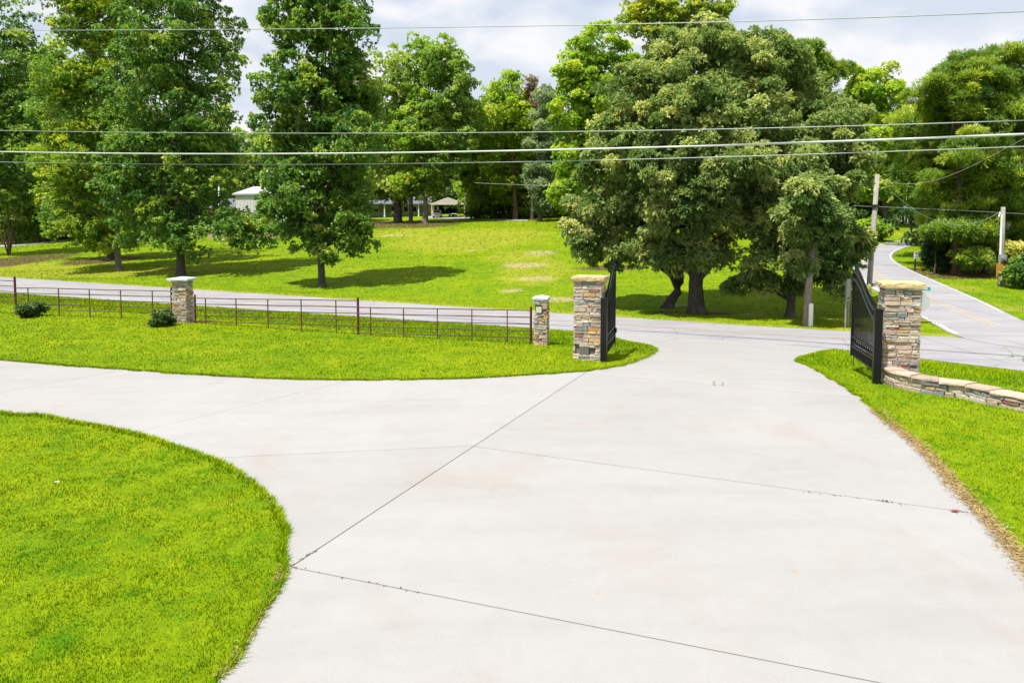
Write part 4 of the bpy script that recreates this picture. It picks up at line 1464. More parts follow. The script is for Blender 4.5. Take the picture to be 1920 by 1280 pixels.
for course in range(3):
    s = 0.0
    while s < Lw - .1:
        L = float(rw.uniform(.14, .42))
        hh = wall_h(s + L / 2) - 0.055
        fr = (0, .36, .68, 1.0)
        z0_, z1_ = hh * fr[course], hh * fr[course + 1]
        if course == 0: z0_ -= .05
        jz = float(rw.normal(0, .006))
        o = link('stone', stone_mesh(L - .01, max(z1_ - z0_ - .008 + jz, .03), .035 + float(rw.uniform(-.008, .02)), pick(rw), rw))
        place_on_wall(o, s + L / 2, (z0_ + z1_) / 2 + jz * .5)
        s += L
s = 0.05
kk = 0
while s < Lw - .1:
    L = float(rw.uniform(.34, .55))
    bm = bmesh.new()
    p0_, t0_ = wpt(s + L / 2)
    nsl = 4
    lay = []
    for i in range(nsl + 1):
        q, tq_ = wpt(min(s + .006 + (L - .012) * i / nsl, Lw))
        nq = Vector((-tq_.y, tq_.x))
        z = h1(q.x, q.y) + wall_h(s + L / 2) - .05
        row = []
        for (o_, dz_) in ((-0.03, 0), (-0.036, .022), (-0.022, .05), (WT * .5, .056), (WT + .02, .05), (WT + .03, .02), (WT + .02, 0)):
            w_ = q + nq * (o_ + float(rw.normal(0, .004)))
            row.append(bm.verts.new((w_.x - wbase[1][0], w_.y - wbase[1][1], z + dz_ + float(rw.normal(0, .003)))))
        lay.append(row)
    for a, b in zip(lay, lay[1:]):
        for i in range(7):
            j = (i + 1) % 7
            bm.faces.new((a[i], b[i], b[j], a[j]))
    bm.faces.new(lay[0]); bm.faces.new(list(reversed(lay[-1])))
    bmesh.ops.recalc_face_normals(bm, faces=bm.faces)
    bm_obj('capstone', bm, M['cap_rose'], wall_root)
    s += L
    kk += 1

# ------------------------------------------------------------------ iron gates
def gate(name_label, post_label, post_px, free_px, hinge_h, free_h, zb, post_h):
    """post and one open leaf"""
    pb = P(*post_px)
    pr = tag(empty('gate_post', pb, GA), post_label, 'gate post', 'black steel posts of the gateway')
    MB().box((0, 0, post_h / 2 - .05), (.135, .135, post_h + .1)).build('shaft', M['iron'], pr)
    MB().box((0, 0, post_h + .008), (.150, .150, .016)).box((0, 0, post_h + .025), (.10, .10, .018), top=(.3, .3)).build('post_cap', M['iron'], pr)
    fb = free_px
    d = Vector((fb[0] - pb.x, fb[1] - pb.y)); Lg = d.length
    ang = math.atan2(d.y, d.x)
    g = tag(empty('gate_leaf', (pb.x, pb.y, pb.z), ang), name_label, 'gate', 'open black iron gate leaves')
    x0, x1 = .11, Lg
    def top(x):
        t = (x - x0) / (x1 - x0)
        s_ = t * t * (3 - 2 * t)
        return hinge_h + (free_h - hinge_h) * s_
    bar = .04
    for xs_ in (x0, x1):
        MB().box((xs_, 0, (zb + top(xs_)) / 2), (.05, .05, top(xs_) - zb + .06)).build('stile', M['iron'], g)
    for z in (zb, zb + .19, zb + .40):
        MB().box(((x0 + x1) / 2, 0, z), (x1 - x0 - .052, .036, .036)).build('rail', M['iron'], g)
    n_ = 22
    for off in (0, -.17):
        pts = [(x0 + (x1 - x0) * i / n_, 0, top(x0 + (x1 - x0) * i / n_) + off) for i in range(n_ + 1)]
        mb = MB()
        V, F = [], []
        for p in pts:
            for (yy, zz_) in ((-.021, -.02), (.021, -.02), (.021, .02), (-.021, .02)):
                V.append((p[0], yy, p[2] + zz_))
        for i in range(n_):
            for k in range(4): F.append((i * 4 + k, i * 4 + (k + 1) % 4, (i + 1) * 4 + (k + 1) % 4, (i + 1) * 4 + k))
        mb.add(V, F).build('curved_rail', M['iron_blue'], g)
    npk = 22
    for i in range(1, npk):
        x = x0 + (x1 - x0) * i / npk
        zt = top(x) + .10
        mb = MB().box((x, 0, (zb + .40 + zt) / 2), (.015, .015, zt - zb - .40))
        mb.box((x, 0, zt + .035), (.034, .034, .07), top=(.05, .05))
        mb.build('picket', M['iron'], g)
        MB().box((x, 0, zb + .095), (.019, .019, .15)).build('lower_picket', M['iron'], g)
    nr = 11
    rmesh = None
    for i in range(nr):
        x = x0 + (x1 - x0) * (i + .5) / nr
        if rmesh is None:
            mb = MB()
            c = [(math.cos(2 * math.pi * k / 14) * .078, 0, math.sin(2 * math.pi * k / 14) * .078) for k in range(15)]
            mb.tube(c, .011, 6, False)
            c2 = [(math.cos(2 * math.pi * k / 10) * .034 , 0, math.sin(2 * math.pi * k / 10) * .034) for k in range(11)]
            mb.tube(c2, .009, 5, False)
            rmesh = mb.mesh('scroll_ring', M['iron'], True)
        link('scroll_ring', rmesh, g, (x, 0, zb + .295))
    mb = MB().box((x1 - .03, -.03, zb + .30), (.05, .06, .12)); mb.build('latch', M['iron'], g)
    MB().tube([(x1 - .06, -.03, zb + .3), (x1 - .06, -.03, .0)], .009, 6).build('drop_rod', M['iron'], g)
    for z in (zb + .15, top(x0) - .2):
        MB().tube([(.07, 0, z - .04), (.07, 0, z + .04)], .024, 8).build('hinge', M['iron'], g)
    return g


ml = PD(1152, 640, 17.0)
gate('black iron gate leaf swung open beside the left stone pillar', 'square black post against the left stone pillar', (1132, 678), (ml.x, ml.y), 1.36, 2.06, .12, 1.40)
mr = PD(1597, 650, 14.75)
gate('black iron gate leaf swung open beside the right stone pillar', 'square black post against the right stone pillar', (1643, 719), (mr.x, mr.y), 1.38, 2.05, .24, 1.42)

# ------------------------------------------------------------------ rusty pipe fence
def fence_section(label, a_px, b_px, topA, topB, npk, posts, ends=(0.0, 0.0), pitch_scale=1.0):
    a, b = P(*a_px), P(*b_px)
    d = (b - a).to_2d(); L = d.length; ang = math.atan2(d.y, d.x)
    root = tag(empty('fence_section', a, ang), label, 'fence', 'sections of the rusty steel fence')
    zb = b.z - a.z
    tA = zat(a_px[0], topA, a.y) - a.z; tB = zat(b_px[0], topB, b.y) - a.z
    pit = 0.182
    for k in range(5):
        MB().tube([(0, 0, tA - k * pit), (L, 0, tB - k * pit)], .0155, 6).build('rail', M['rust_steel'], root)
    for i in range(npk):
        t = (i + .5 + ends[0]) / (npk + ends[1]); x = L * t
        gz = h1(a.x + d.x * t, a.y + d.y * t) - a.z
        zt = tA + (tB - tA) * t
        MB().box((x, 0, (gz - .03 + zt) / 2), (.024, .024, zt - gz + .03)).build('baluster', M['rust_steel'], root)
    for (x, z0_, zt, rad) in posts(L, tA, tB, zb):
        MB().tube([(x, .03, z0_ - .1), (x, .03, zt - .03), (x, .03, zt)], [rad, rad, rad * .6], 10).build('post', M['rust_steel'], root)
    return root


fence_section('rusty fence section running out at the left edge', (-262, 570), (29, 590), 512, 527, 5, lambda L, A_, B_, z: [(0, 0, A_ + .1, .03)])
fence_section('rusty fence section between the thick left post and the stone pillar', (29, 590), (323, 600.5), 539, 546, 5, lambda L, A_, B_, z: [(0, 0, A_ + .38, .036), (L - .03, z, B_ + .13, .028)], (-.05, .05))
fence_section('rusty fence section just right of the stone pillar', (364, 606), (671, 628), 559, 563.5, 5, lambda L, A_, B_, z: [(0.03, 0, A_ + .12, .03)], (-.1, 0))
fence_section('rusty fence section ending at the slim stone pillar', (671, 628), (995, 645.5), 576, 582, 5, lambda L, A_, B_, z: [(0, 0, A_ + .29, .036), (L, z, B_ + .11, .032)], (-.1, .05))

# ------------------------------------------------------------------ poles, signs
def pole(name, label, base, top_px, r0, r1, mat='pole_wood', cat='utility pole', group=None):
    b = P(*base)
    t = PD(top_px[0], top_px[1], b.y)
    root = tag(empty(name, b), label, cat, group)
    MB().tube([(0, 0, -.3), (0, 0, 0), (t - b) * .5, t - b], [r0, r0, (r0 + r1) / 2, r1], 14).build('shaft', M[mat], root, smooth=True)
    return root, b, t


p1, b1, t1 = pole('utility_pole', 'bare grey wooden utility pole leaning beside the side road', (1628, 562), (1645, 327), .125, .095, 'pole_grey')
MB().tube([Vector((0, 0, 0)), Vector((.22, -.02, .03))], .02, 6).build('bracket', M['galv'], p1, (t1 - b1) - Vector((0, 0, .25)))
MB().tube([(0, 0, 0), (0, 0, .12)], .17, 12).build('band', M['black_plastic'], p1, (t1 - b1) * .74)
MB().box((0, 0, 0), (.12, .1, .16)).build('terminal_box', M['galv'], p1, (t1 - b1) * .07 + Vector((.16, -.1, .3)))
p2, b2, t2 = pole('utility_pole', 'pale brown utility pole rising through the oak leaves by the road', (1511, 610), (1524, 430), .14, .115)
MB().tube([(0, 0, -.05), (0, 0, .85), (0, 0, .9)], [.085, .085, .05], 10).build('conduit_guard', M['white_metal'], p2, (.11, -.17, 0))
p3, b3, t3 = pole('meter_pole', 'grey service pole with an orange board and meter box near the pines', (1876, 536), (1881, 388), .13, .10, 'grey_post')
u3 = (t3 - b3)
MB().box((0, 0, 0), (.5, .05, .66)).build('orange_board', M['orange_board'], p3, u3 * .20 + Vector((-.1, -.16, 0)))
mb = MB().box((0, 0, 0), (.36, .12, .34)); mb.tube([(0, -.06, 0), (0, -.12, 0)], .09, 12)
mb.build('meter_box', M['galv'], p3, u3 * .36 + Vector((-.06, -.17, 0)))
MB().tube([Vector((-.16, -.12, .1)), u3 * .9 + Vector((-.13, -.1, 0)), u3 * .93 + Vector((-.22, -.1, 0)), u3 * .88 + Vector((-.28, -.1, 0))], .045, 8).build('conduit', M['white_metal'], p3)

# far post at the carport
pole('wooden_post', 'wooden post standing at the right corner of the carport', (872, 409), (871.5, 364), .16, .12, 'pole_wood', 'post')
pole('white_pipe', 'thin white pipe post in front of the brick wing', (411, 446), (410, 338), .10, .09, 'white_metal', 'post')


def text_mesh(s, size, mat, name, parent, M4):
    cu = bpy.data.curves.new(name, 'FONT')
    cu.body = s; cu.size = size; cu.align_x = 'CENTER'; cu.align_y = 'CENTER'; cu.extrude = .003
    tmp = bpy.data.objects.new('tmp_text', cu)
    COL.objects.link(tmp)
    dg = bpy.context.evaluated_depsgraph_get()
    me = bpy.data.meshes.new_from_object(tmp.evaluated_get(dg))
    bpy.data.objects.remove(tmp, do_unlink=True)
    me.materials.clear(); me.materials.append(mat)
    o = link(name, me, parent)
    o.matrix_local = M4
    return o


FRONT = Matrix.Rotation(R(90), 4, 'X')
# stop sign seen from behind, street name blade on top
sb = P(1722, 607)
ss = tag(empty('stop_sign', sb, R(-22)), 'back of an octagonal stop sign with a teal street name blade on top', 'sign')
tl = PD(1728, 541, sb.y) - sb
MB().tube([(0, 0, -.2), Vector((tl.x * .9, 0, tl.z))], .03, 8).build('post', M['grey_post'], ss)
zc = (PD(1718, 566, sb.y) - sb).z
mb = MB()
pts = [(math.cos(R(22.5 + 45 * k)) * .40, math.sin(R(22.5 + 45 * k)) * .40) for k in range(8)]
V = [(x, .045, zc + z) for x, z in pts] + [(x, .05, zc + z) for x, z in pts]
mb.add(V, [tuple(range(8)), tuple(reversed(range(8, 16)))] + [(k, (k + 1) % 8, 8 + (k + 1) % 8, 8 + k) for k in range(8)])
mb.build('sign_plate', M['sign_back'], ss)
bl_z = tl.z
MB().box((-.02, 0, bl_z), (.78, .012, .15)).build('name_blade', M['green_sign'], ss)
text_mesh('Rd', .13, M['white_sign'], 'lettering', ss, Matrix.Translation((.2, -.012, bl_z)) @ FRONT)

# speed limit sign
vb = P(1716, 507)
sp = tag(empty('speed_limit_sign', vb, R(8)), 'small white speed limit sign on a thin post beside the bend', 'sign')
top = (PD(1719, 472, vb.y) - vb).z
sw = 19 * vb.y / FPX * .5
sh = 1.25 * sw
tz = (PD(1719, 472, vb.y) - vb).z; bz_ = (PD(1719, 485, vb.y) - vb).z
MB().box((0, .03, tz / 2 - .1), (.07, .05, tz + .15)).build('post', M['black_plastic'], sp)
MB().box((.03, 0, (tz + bz_) / 2), (sw, .012, (tz - bz_))).build('sign_plate', M['white_sign'], sp)
text_mesh('40', sw * .5, M['ink'], 'lettering', sp, Matrix.Translation((.03, -.012, bz_ + (tz - bz_) * .28)) @ FRONT)
text_mesh('SPEED\nLIMIT', sw * .2, M['ink'], 'lettering', sp, Matrix.Translation((.03, -.012, bz_ + (tz - bz_) * .76)) @ FRONT)

# grey board sign on two posts
gb = P(1589, 614)
gs = tag(empty('board_sign', gb, R(52)), 'weathered grey sign board on two posts left of the open gate', 'sign')
w_ = 0.62
for x in (-.22, .22):
    MB().box((x, .03, .85), (.09, .05, 1.9)).build('post', M['grey_post'], gs)
MB().box((0, 0, 1.45), (w_, .02, .86)).build('board', M['sign_grey'], gs)
MB().box((0, -.014, 1.14), (w_ * .8, .008, .06)).build('strip', M['black_plastic'], gs)

# guy wire
ga, gbp = P(1416, 577), PD(1433, 538, P(1416, 577).y + .6)
g_ = tag(MB().tube([ga, gbp, PD(1450, 498, P(1416, 577).y + 1.2)], .016, 6).build('guy_wire', M['guy_yellow']), 'short slanting yellow guy wire under the oak', 'guy wire')

# ------------------------------------------------------------------ overhead wires
def wire(label, pts, rad, mat='wire', q=22.0, D=None, cat='wire', group='overhead wires across the view', ext=True):
    xs = np.array([p[0] for p in pts], float); ys = np.array([p[1] for p in pts], float)
    cf = np.polyfit(xs, ys, min(len(pts) - 1, 3 if len(pts) > 4 else 2))
    X = np.linspace(-420, 2340, 70) if ext else np.linspace(xs.min(), xs.max(), 24)
    W = []
    for x in X:
        y = float(np.polyval(cf, x))
        if D is None:
            d = q / (NX * (x - 960) / FPX + NY)
        else:
            d = D(x)
        W.append(PD(x, y, d))
    return tag(MB().tube(W, rad, 6).build('wire', M[mat], smooth=True), label, cat, group)


wire('topmost thin wire crossing the sky', [(0, 57.5), (480, 55), (960, 50), (1440, 39), (1920, 22)], .014, q=21.0)
wire('second wire from the top, thin, across the tree crowns', [(0, 245), (480, 249.5), (960, 249), (1440, 240), (1920, 226)], .014, q=22.0)
wire('thickest pale cable across the trees', [(0, 285), (300, 287.5), (960, 284), (1440, 269), (1920, 252)], .031, 'wire_pale', q=22.2)
wire('lowest thin wire just under the thick cable', [(0, 304), (300, 307.5), (960, 304.5), (1440, 291.5), (1920, 275)], .014, q=22.4)
lerpD = lambda x0, d0, x1, d1: (lambda x: d0 + (d1 - d0) * (x - x0) / (x1 - x0))
wire('drooping service wire from the leaning pole to the meter pole', [(1651, 338), (1690, 375), (1760, 416), (1805, 422), (1850, 410), (1880, 394)], .009, 'wire', D=lerpD(1650, b1.y, 1880, b3.y), group='service wires by the side road', ext=False)
wire('service wire climbing right from the leaning pole', [(1651, 336), (1700, 344.5), (1755, 338), (1850, 297), (1925, 258)], .009, 'wire', D=lerpD(1650, b1.y, 1925, 24), group='service wires by the side road', ext=False)
wire('straight pale wire passing just below the meter pole top', [(1600, 386), (1722, 391), (1800, 394.5), (1880, 399), (1935, 402)], .009, 'wire', D=lerpD(1600, b3.y + 9, 1935, b3.y - .5), group='service wires by the side road', ext=False)
wire('distant bright wire low before the wood', [(890, 343), (960, 346), (1065, 350)], .024, 'wire', D=lambda x: 90.0, ext=False)

# ------------------------------------------------------------------ houses and carport
def house_box(mb, x0, x1, y0, y1, z0, z1): mb.box(((x0 + x1) / 2, (y0 + y1) / 2, (z0 + z1) / 2), (x1 - x0, y1 - y0, z1 - z0))


# grey house with porch: local origin at its right front corner
hb = P(800, 405.5)
hs = tag(empty('grey_house', hb, R(4)), 'low grey sided house with white porch posts behind the yard trees', 'house')
S_h = FPX / hb.y
mb = MB(); house_box(mb, -16, -.2, 2.2, 10, -.3, 2.75); mb.build('wall', M['grey_siding'], hs)
mb = MB(); house_box(mb, -16, -.25, 2.12, 2.19, -.3, .85); mb.build('lower_wall', M['pale_siding'], hs)
mb = MB(); house_box(mb, -.19, 1.2, 2.6, 10, -.3, 3.0); mb.build('side_wall', M['tan_wall'], hs)
V = [(-16.5, -.3, 2.75), (1.0, -.3, 2.75), (1.0, 5.9, 4.6), (-16.5, 5.9, 4.6), (-16.5, 12, 2.75), (1.0, 12, 2.75), (-16.5, -.3, 2.55), (1.0, -.3, 2.55), (1.0, 12, 2.55), (-16.5, 12, 2.55)]
MB().add(V, [(0, 1, 2, 3), (3, 2, 5, 4), (0, 6, 7, 1), (4, 5, 8, 9), (6, 9, 8, 7), (1, 7, 8, 5, 2), (0, 3, 4, 9, 6)]).build('roof', M['roof_grey'], hs)
for px in (722, 752, 785):
    x = (px - 800) / S_h
    mb = MB().box((x, .1, 1.2), (.24, .24, 2.7)); mb.box((x, .1, -.05), (.36, .36, .3)); mb.build('porch_post', M['white_metal'], hs)
for px in (705, 760, 776):
    x = (px - 800) / S_h
    f_ = MB().box((x, 2.08, 1.6), (1.2, .06, 1.4)).build('window', M['white_metal'], hs)
    MB().box((x, 2.04, 1.6), (.98, .04, 1.18)).build('pane', M['glass'], f_)
x = (738 - 800) / S_h
d_ = MB().box((x, 2.08, 1.05), (1.0, .06, 2.1)).build('door', M['ink'], hs)
# porch chair
cb = hb + Vector(((735 - 800) / S_h, .6, 0)); cb.z = hb.z
ch = tag(empty('porch_chair', cb), 'white porch chair between the house posts', 'chair')
for sx in (-.25, .25):
    MB().box((sx, -.25, .22), (.06, .06, .5)).build('leg', M['white_metal'], ch)
    MB().box((sx, .25, .6), (.06, .06, 1.2)).build('leg', M['white_metal'], ch)
MB().box((0, 0, .46), (.6, .56, .05)).build('seat', M['white_metal'], ch)
MB().box((0, .26, .85), (.46, .04, .6)).build('backrest', M['white_metal'], ch)

# white house at left
wb = P(470, 446)
wh = tag(empty('white_house', wb, R(-14)), 'white sided house with a pale metal roof glimpsed between the left trees', 'house')
s_w = FPX / wb.y
mb = MB(); house_box(mb, -2.2, 5.2, 0, 9, -.4, 6.0); mb.build('wall', M['white_siding'], wh)
for i in range(14):
    MB().box((-2.0 + i * .52, -.012, 2.75), (.03, .024, 6.2)).build('batten', M['white_siding'], wh)
RF = [(0, 1, 2, 3), (3, 2, 5, 4), (0, 6, 7, 1), (4, 5, 8, 9), (6, 9, 8, 7), (1, 7, 8, 5, 2), (0, 3, 4, 9, 6)]


def gable_roof(x0, x1, y0, y1, z0, z1, mat, name):
    ym = (y0 + y1) / 2
    V = [(x0, y0, z0), (x1, y0, z0), (x1, ym, z1), (x0, ym, z1), (x0, y1, z0), (x1, y1, z0), (x0, y0, z0 - .2), (x1, y0, z0 - .2), (x1, y1, z0 - .2), (x0, y1, z0 - .2)]
    MB().add(V, RF).build(name, mat, wh)


gable_roof(-2.6, 5.7, -.25, 9.5, 6.05, 7.3, M['roof_white'], 'roof')
mb = MB(); house_box(mb, -7.5, -2.21, 1.0, 8, -.4, 4.2); mb.build('brick_wing', M['brick'], wh)
gable_roof(-8, -2.65, .5, 8.5, 4.2, 5.6, M['roof_grey'], 'wing_roof')
mb = MB(); house_box(mb, .6, 5.25, -.35, -.03, -.4, 1.5); mb.build('brick_plinth', M['brick'], wh)

# carport
cb = P(840, 408.5)
cp = tag(empty('carport', cb, R(3)), 'beige gable roofed metal carport at the end of the lawn', 'carport')
sc_ = FPX / cb.y
X0, X1 = (809 - 840) / sc_, (871 - 840) / sc_
eave = (PD(840, 382, cb.y) - cb).z; ridge = (PD(840, 370.5, cb.y) - cb).z
for yy in (0, 3.2, 6.4):
    for xx in (X0 + .06, X1 - .06):
        MB().box((xx, yy, eave / 2 - .1), (.13, .13, eave + .2)).build('post', M['cream'], cp)
mid = (X0 + X1) / 2
for (a, b) in ((X0 - .25, mid), (X1 + .25, mid)):
    V = [(a, -.12, eave - .05), (b, -.12, ridge + .05), (b, 6.8, ridge + .05), (a, 6.8, eave - .05), (a, -.12, eave - .18), (b, -.12, ridge - .10), (b, 6.8, ridge - .10), (a, 6.8, eave - .18)]
    MB().add(V, [(0, 1, 2, 3), (7, 6, 5, 4), (0, 4, 5, 1), (1, 5, 6, 2), (2, 6, 7, 3), (3, 7, 4, 0)]).build('roof_sheet', M['cream'], cp)
V = [(X0, -.17, eave - .22), (X1, -.17, eave - .22), (X1, -.17, eave - .02), (mid, -.17, ridge - .02), (X0, -.17, eave - .02)]
V += [(x, y + .06, z) for x, y, z in V]
MB().add(V, [(0, 1, 2, 3, 4), (9, 8, 7, 6, 5)] + [(i, (i + 1) % 5, 5 + (i + 1) % 5, 5 + i) for i in range(5)]).build('gable_panel', M['beige'], cp)
mb = MB(); house_box(mb, X1 - .14, X1 - .08, .1, 6.3, eave * .55, eave - .1); mb.build('side_panel', M['beige'], cp)


def wheel(parent, x, y, rad, w):
    tr = MB()
    n = 18
    tr.tube([(x - w / 2, y, rad), (x - w * .3, y, rad), (x + w * .3, y, rad), (x + w / 2, y, rad)], [rad * .9, rad, rad, rad * .9], n)
    t_ = tr.build('tyre', M['rubber'], parent)
    MB().tube([(x - w * .54, y, rad), (x + w * .54, y, rad)], rad * .58, 12).build('rim', M['galv'], t_)


# white car, seen from behind
vb = PD(819, 405, cb.y + 1.2); vb.z = h1(vb.x, vb.y) + .05
car = tag(empty('parked_car', vb, R(2)), 'white car parked tail outward under the carport', 'car')
sec = [(-.0, .45, .86), (.08, .40, 1.0), (.5, .38, 1.02), (1.2, .38, 1.0), (2.4, .38, .98), (3.4, .40, .96), (4.2, .42, .86), (4.4, .5, .66)]
V, F = [], []
W2 = .92
for (y, zl, zh) in sec:
    k = 1 - .1 * (y > 4) - .03 * (y < .05)
    for (x, z) in ((-W2 * k * .94, zl), (-W2 * k, (zl + zh) / 2), (-W2 * k * .95, zh), (W2 * k * .95, zh), (W2 * k, (zl + zh) / 2), (W2 * k * .94, zl)):
        V.append((x, y, z))
for i in range(len(sec) - 1):
    for k in range(6): F.append((i * 6 + k, i * 6 + (k + 1) % 6, (i + 1) * 6 + (k + 1) % 6, (i + 1) * 6 + k))
F += [tuple(range(6)), tuple(range(len(V) - 6, len(V)))]
MB().add(V, F).build('body', M['car_white'], car)
V = [(-.86, .12, 1.0), (.86, .12, 1.0), (.86, 3.0, .98), (-.86, 3.0, .98), (-.70, .45, 1.62), (.70, .45, 1.62), (.70, 2.1, 1.62), (-.70, 2.1, 1.62)]
MB().add(V, [(4, 5, 6, 7), (0, 1, 5, 4), (1, 2, 6, 5), (2, 3, 7, 6), (3, 0, 4, 7)]).build('cabin', M['car_white'], car)
V = [(-.72, .15, 1.08), (.72, .15, 1.08), (.62, .39, 1.54), (-.62, .39, 1.54)]
V += [(x, y - .015, z + .0) for x, y, z in V]
MB().add(V, [(4, 5, 6, 7), (0, 1, 5, 4), (1, 2, 6, 5), (2, 3, 7, 6), (3, 0, 4, 7)]).build('rear_window', M['glass'], car)
MB().box((0, -.04, .5), (1.75, .12, .22)).build('bumper', M['car_white'], car)
MB().box((0, -.015, .76), (.42, .02, .14)).build('number_plate', M['plate'], car)
for x in (-.78, .78):
    MB().box((x, -.0, .86), (.2, .06, .2)).build('tail_light', M['red_lens'], car)
    for y in (.85, 3.5): wheel(car, x, y, .33, .22)

# all terrain vehicle beside it
ab = PD(849, 406, cb.y + 1.0); ab.z = h1(ab.x, ab.y) + .05
atv = tag(empty('quad_bike', ab, R(30)), 'dark quad bike with pale fenders parked under the carport', 'quad bike')
for x in (-.45, .45):
    for y in (-.6, .6): wheel(atv, x, y, .29, .24)
MB().box((0, 0, .5), (.42, 1.5, .3), top=(.7, .9)).build('body', M['black_plastic'], atv)
MB().box((0, -.15, .76), (.34, .8, .16), top=(.8, .9)).build('seat', M['rubber'], atv)
for y in (-.62, .62):
    MB().box((0, y, .70), (1.15, .6, .07), top=(.85, .8)).build('fender', M['car_white'], atv)
MB().tube([(-.38, .42, 1.0), (0, .5, .93), (.38, .42, 1.0)], .025, 6).tube([(0, .5, .93), (0, .62, .6)], .03, 6).build('handlebar', M['ink'], atv)

# white rail fence far left
fa, fb = P(2, 417), P(122, 420)
dd = (fb - fa).to_2d()
wf = tag(empty('rail_fence', fa, math.atan2(dd.y, dd.x)), 'white two rail fence far off at the left edge', 'fence')
for z in (.35, 1.15):
    MB().box((dd.length / 2, 0, z + (fb.z - fa.z) * .5), (dd.length + 8, .06, .16)).build('rail', M['white_metal'], wf)
for i in range(6):
    x = dd.length * i / 5
    MB().box((x, .06, .6), (.12, .12, 1.5)).build('post', M['white_metal'], wf)

# timber bench under the yellow shrub
bb = P(1898, 531)
bn = tag(empty('timber_step', bb, R(-10)), 'low dark timber bench beside the meter pole', 'bench')
MB().box((0, 0, .28), (.8, .3, .06)).build('seat', M['bench'], bn)
for x in (-.32, .32): MB().box((x, 0, .11), (.08, .28, .28)).build('leg', M['bench'], bn)
MB().box((0, -.1, .12), (.7, .05, .06)).build('stretcher', M['bench'], bn)

# ------------------------------------------------------------------ small things on the ground
def leaf_shape(name, p, size, mat, seed, label, cat):
    r = np.random.default_rng(seed)
    bm = bmesh.new()
    n = 16
    c = bm.verts.new((0, 0, size * .12))
    ring = []
    for k in range(n):
        a = 2 * math.pi * k / n
        rad = size * (1.0 if k % 3 == 0 else .45) * r.uniform(.8, 1.2)
        ring.append(bm.verts.new((math.cos(a) * rad, math.sin(a) * rad, size * abs(r.normal(0, .25)))))
    for k in range(n): bm.faces.new((c, ring[k], ring[(k + 1) % n]))
    o = bm_obj(name, bm, mat)
    o.location = p
    return tag(o, label, cat)


leaf_shape('fallen_leaf', P(1789, 962, .021), .055, M['red_leaf'], 1, 'curled dark red leaf lying on the concrete joint at right', 'leaf')
leaf_shape('paper_scrap', P(107, 911, .05), .03, M['paper'], 2, 'tiny white paper scrap on the near lawn', 'litter')


def weed(px, label, hgt, seed, mat='leaf_gum', n=16, L=.05):
    r = np.random.default_rng(seed)
    b = P(*px, .02)
    pp = np.zeros((n, 3)); pp[:, 0] = r.normal(0, .015, n); pp[:, 1] = r.normal(0, .015, n); pp[:, 2] = r.uniform(0, hgt, n)
    d = unit(r.normal(size=(n, 3)) + np.array([0, 0, .8]))
    V = leaf_quads(pp, d, L * r.uniform(.6, 1.3, n), L * .3 * r.uniform(.7, 1.2, n), r, .2)
    o = link('weed', np_mesh('weed', V, np.arange(len(V)).reshape(-1, 4), M[mat], {'tint': np.repeat(r.uniform(.2, .7, n), 4)}), None, b)
    return tag(o, label, 'weed')


weed((1338, 723), 'small weed in the driveway joint, larger of the pair', .06, 1)
weed((1355, 724.5), 'tiny weed in the driveway joint, right of the larger one', .05, 2, n=9)
weed((1902, 737), 'thin weed standing on the bank behind the low wall', .30, 3, 'leaf_shrub', 26, .06)

# bits of leaf litter caught in the joint and along the slab edge
r = np.random.default_rng(8)
Vs = []
for (a, b, n_, w_) in (((1640, 940), (1695, 948), 34, .010), ((1780, 960), (1830, 966), 9, .015), ((1500, 925), (1640, 941), 14, .006), ((545, 1066), (800, 1117), 18, .004), ((545, 1066), (600, 1029), 20, .003)):
    pa, pb_ = P(*a), P(*b)
    t_ = r.random(n_)
    p = np.array(pa)[None] * (1 - t_)[:, None] + np.array(pb_)[None] * t_[:, None]
    p[:, :2] += r.normal(0, w_, (n_, 2))
    p[:, 2] = H(p[:, 0], p[:, 1]) + .020
    d = unit(r.normal(size=(n_, 3)) * np.array([1, 1, .15]))
    Vs.append(leaf_quads(p, d, r.uniform(.012, .04, n_), r.uniform(.006, .014, n_), r, 0))
V = np.concatenate(Vs)
tag(link('leaf_litter', np_mesh('leaf_litter', V, np.arange(len(V)).reshape(-1, 4), M['joint'])), 'dark specks of leaf litter along the driveway joints', 'litter', kind='stuff')

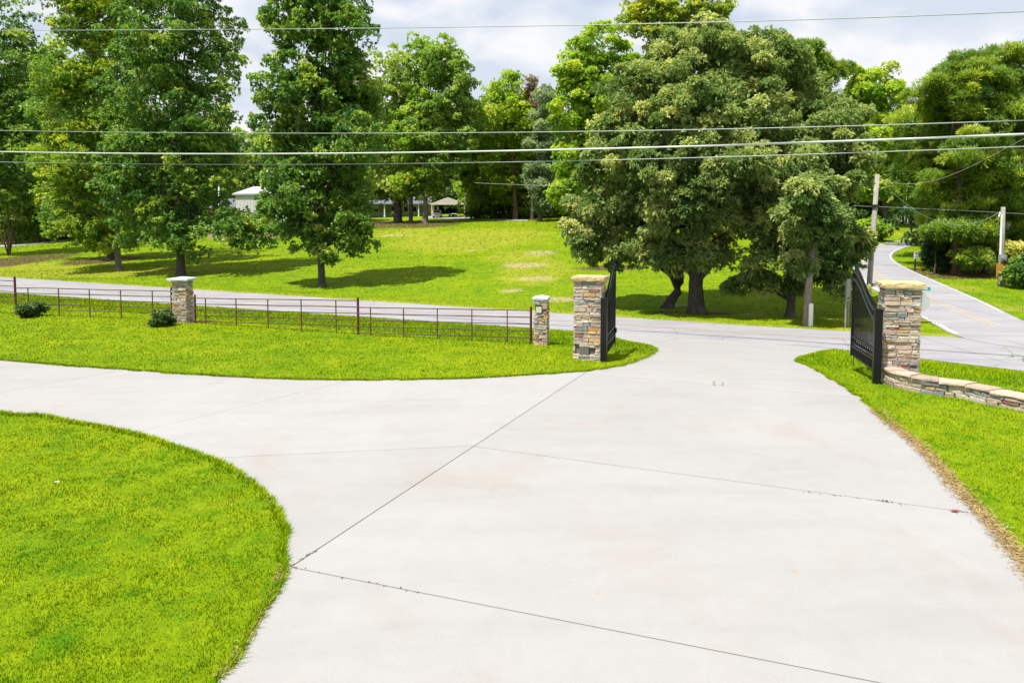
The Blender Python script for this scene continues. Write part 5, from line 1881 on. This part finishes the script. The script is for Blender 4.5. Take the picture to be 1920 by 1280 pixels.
# straw coloured thatch along the cut lawn edges
def thatch(path_px, n_, w_, seed):
    r = np.random.default_rng(seed)
    path = smooth_path(gp(path_px), 6)
    pts = resample(path, 200)
    idx = r.integers(0, 199, n_); f = r.random(n_)
    A = np.array([p[:] for p in pts])
    p2 = A[idx] * (1 - f)[:, None] + A[idx + 1] * f[:, None] + r.normal(0, w_, (n_, 2))
    p = np.column_stack([p2, H(p2[:, 0], p2[:, 1]) + .019 + r.uniform(0, .012, n_)])
    d = unit(r.normal(size=(n_, 3)) * np.array([1, 1, .25]))
    return leaf_quads(p, d, r.uniform(.03, .08, n_), r.uniform(.004, .008, n_), r, 0)


m_straw, t_ = mat_new('straw')
c_ = ramp(t_, [(0.3, (0.26, 0.17, 0.06)), (0.7, (0.46, 0.34, 0.15))], noise(t_, 3, 4, .6, wpos(t_)))
finish(t_, c_, .85)
V = np.concatenate([thatch([(1640, 770), (1668, 795), (1730, 846), (1788, 911), (1847, 973), (1881, 1011), (1919, 1057), (1985, 1145)], 9500, .05, 1),
                    thatch([(1150, 690), (1185, 681), (1215, 669), (1230, 659)], 900, .06, 2),
                    thatch([(408, 1280), (440, 1240), (470, 1195), (500, 1145), (520, 1100), (533, 1060)], 420, .012, 3)])
tag(link('dry_thatch', np_mesh('dry_thatch', V, np.arange(len(V)).reshape(-1, 4), m_straw)), 'straw coloured cut grass along the driveway edge', 'thatch', kind='stuff')

# sapling whose twig reaches into the frame at the right
sb_ = P(1975, 800)
sap = tag(empty('sapling', sb_), 'thin sapling twig with few leaves reaching in at the right edge', 'sapling')
Ds = sb_.y
tw = [PD(x, y, Ds) - sb_ for x, y in ((1975, 800), (1965, 740), (1942, 690), (1925, 672), (1912, 666), (1898, 663), (1889, 655), (1882, 650), (1876, 658))]
MB().tube(tw, [.012, .010, .006, .004, .003, .0025, .002, .0015, .001], 6).build('stem', M['bark_red'], sap)
r = np.random.default_rng(17)
pts = []
for (x, y) in ((1896, 664), (1891, 668), (1902, 668), (1911, 666), (1918, 670), (1920, 675), (1930, 678), (1940, 690), (1950, 705), (1886, 652)):
    pts.append((PD(x, y, Ds) - sb_)[:])
pts = np.repeat(np.array(pts), 2, 0)
d = unit(r.normal(size=(len(pts), 3)) + np.array([-.3, 0, -.3]))
V = leaf_quads(pts, d, r.uniform(.03, .06, len(pts)), r.uniform(.015, .028, len(pts)), r, .3)
link('leaves', np_mesh('leaves', V, np.arange(len(V)).reshape(-1, 4), M['leaf_gum'], {'tint': np.repeat(r.uniform(.3, .8, len(pts)), 4)}), sap)
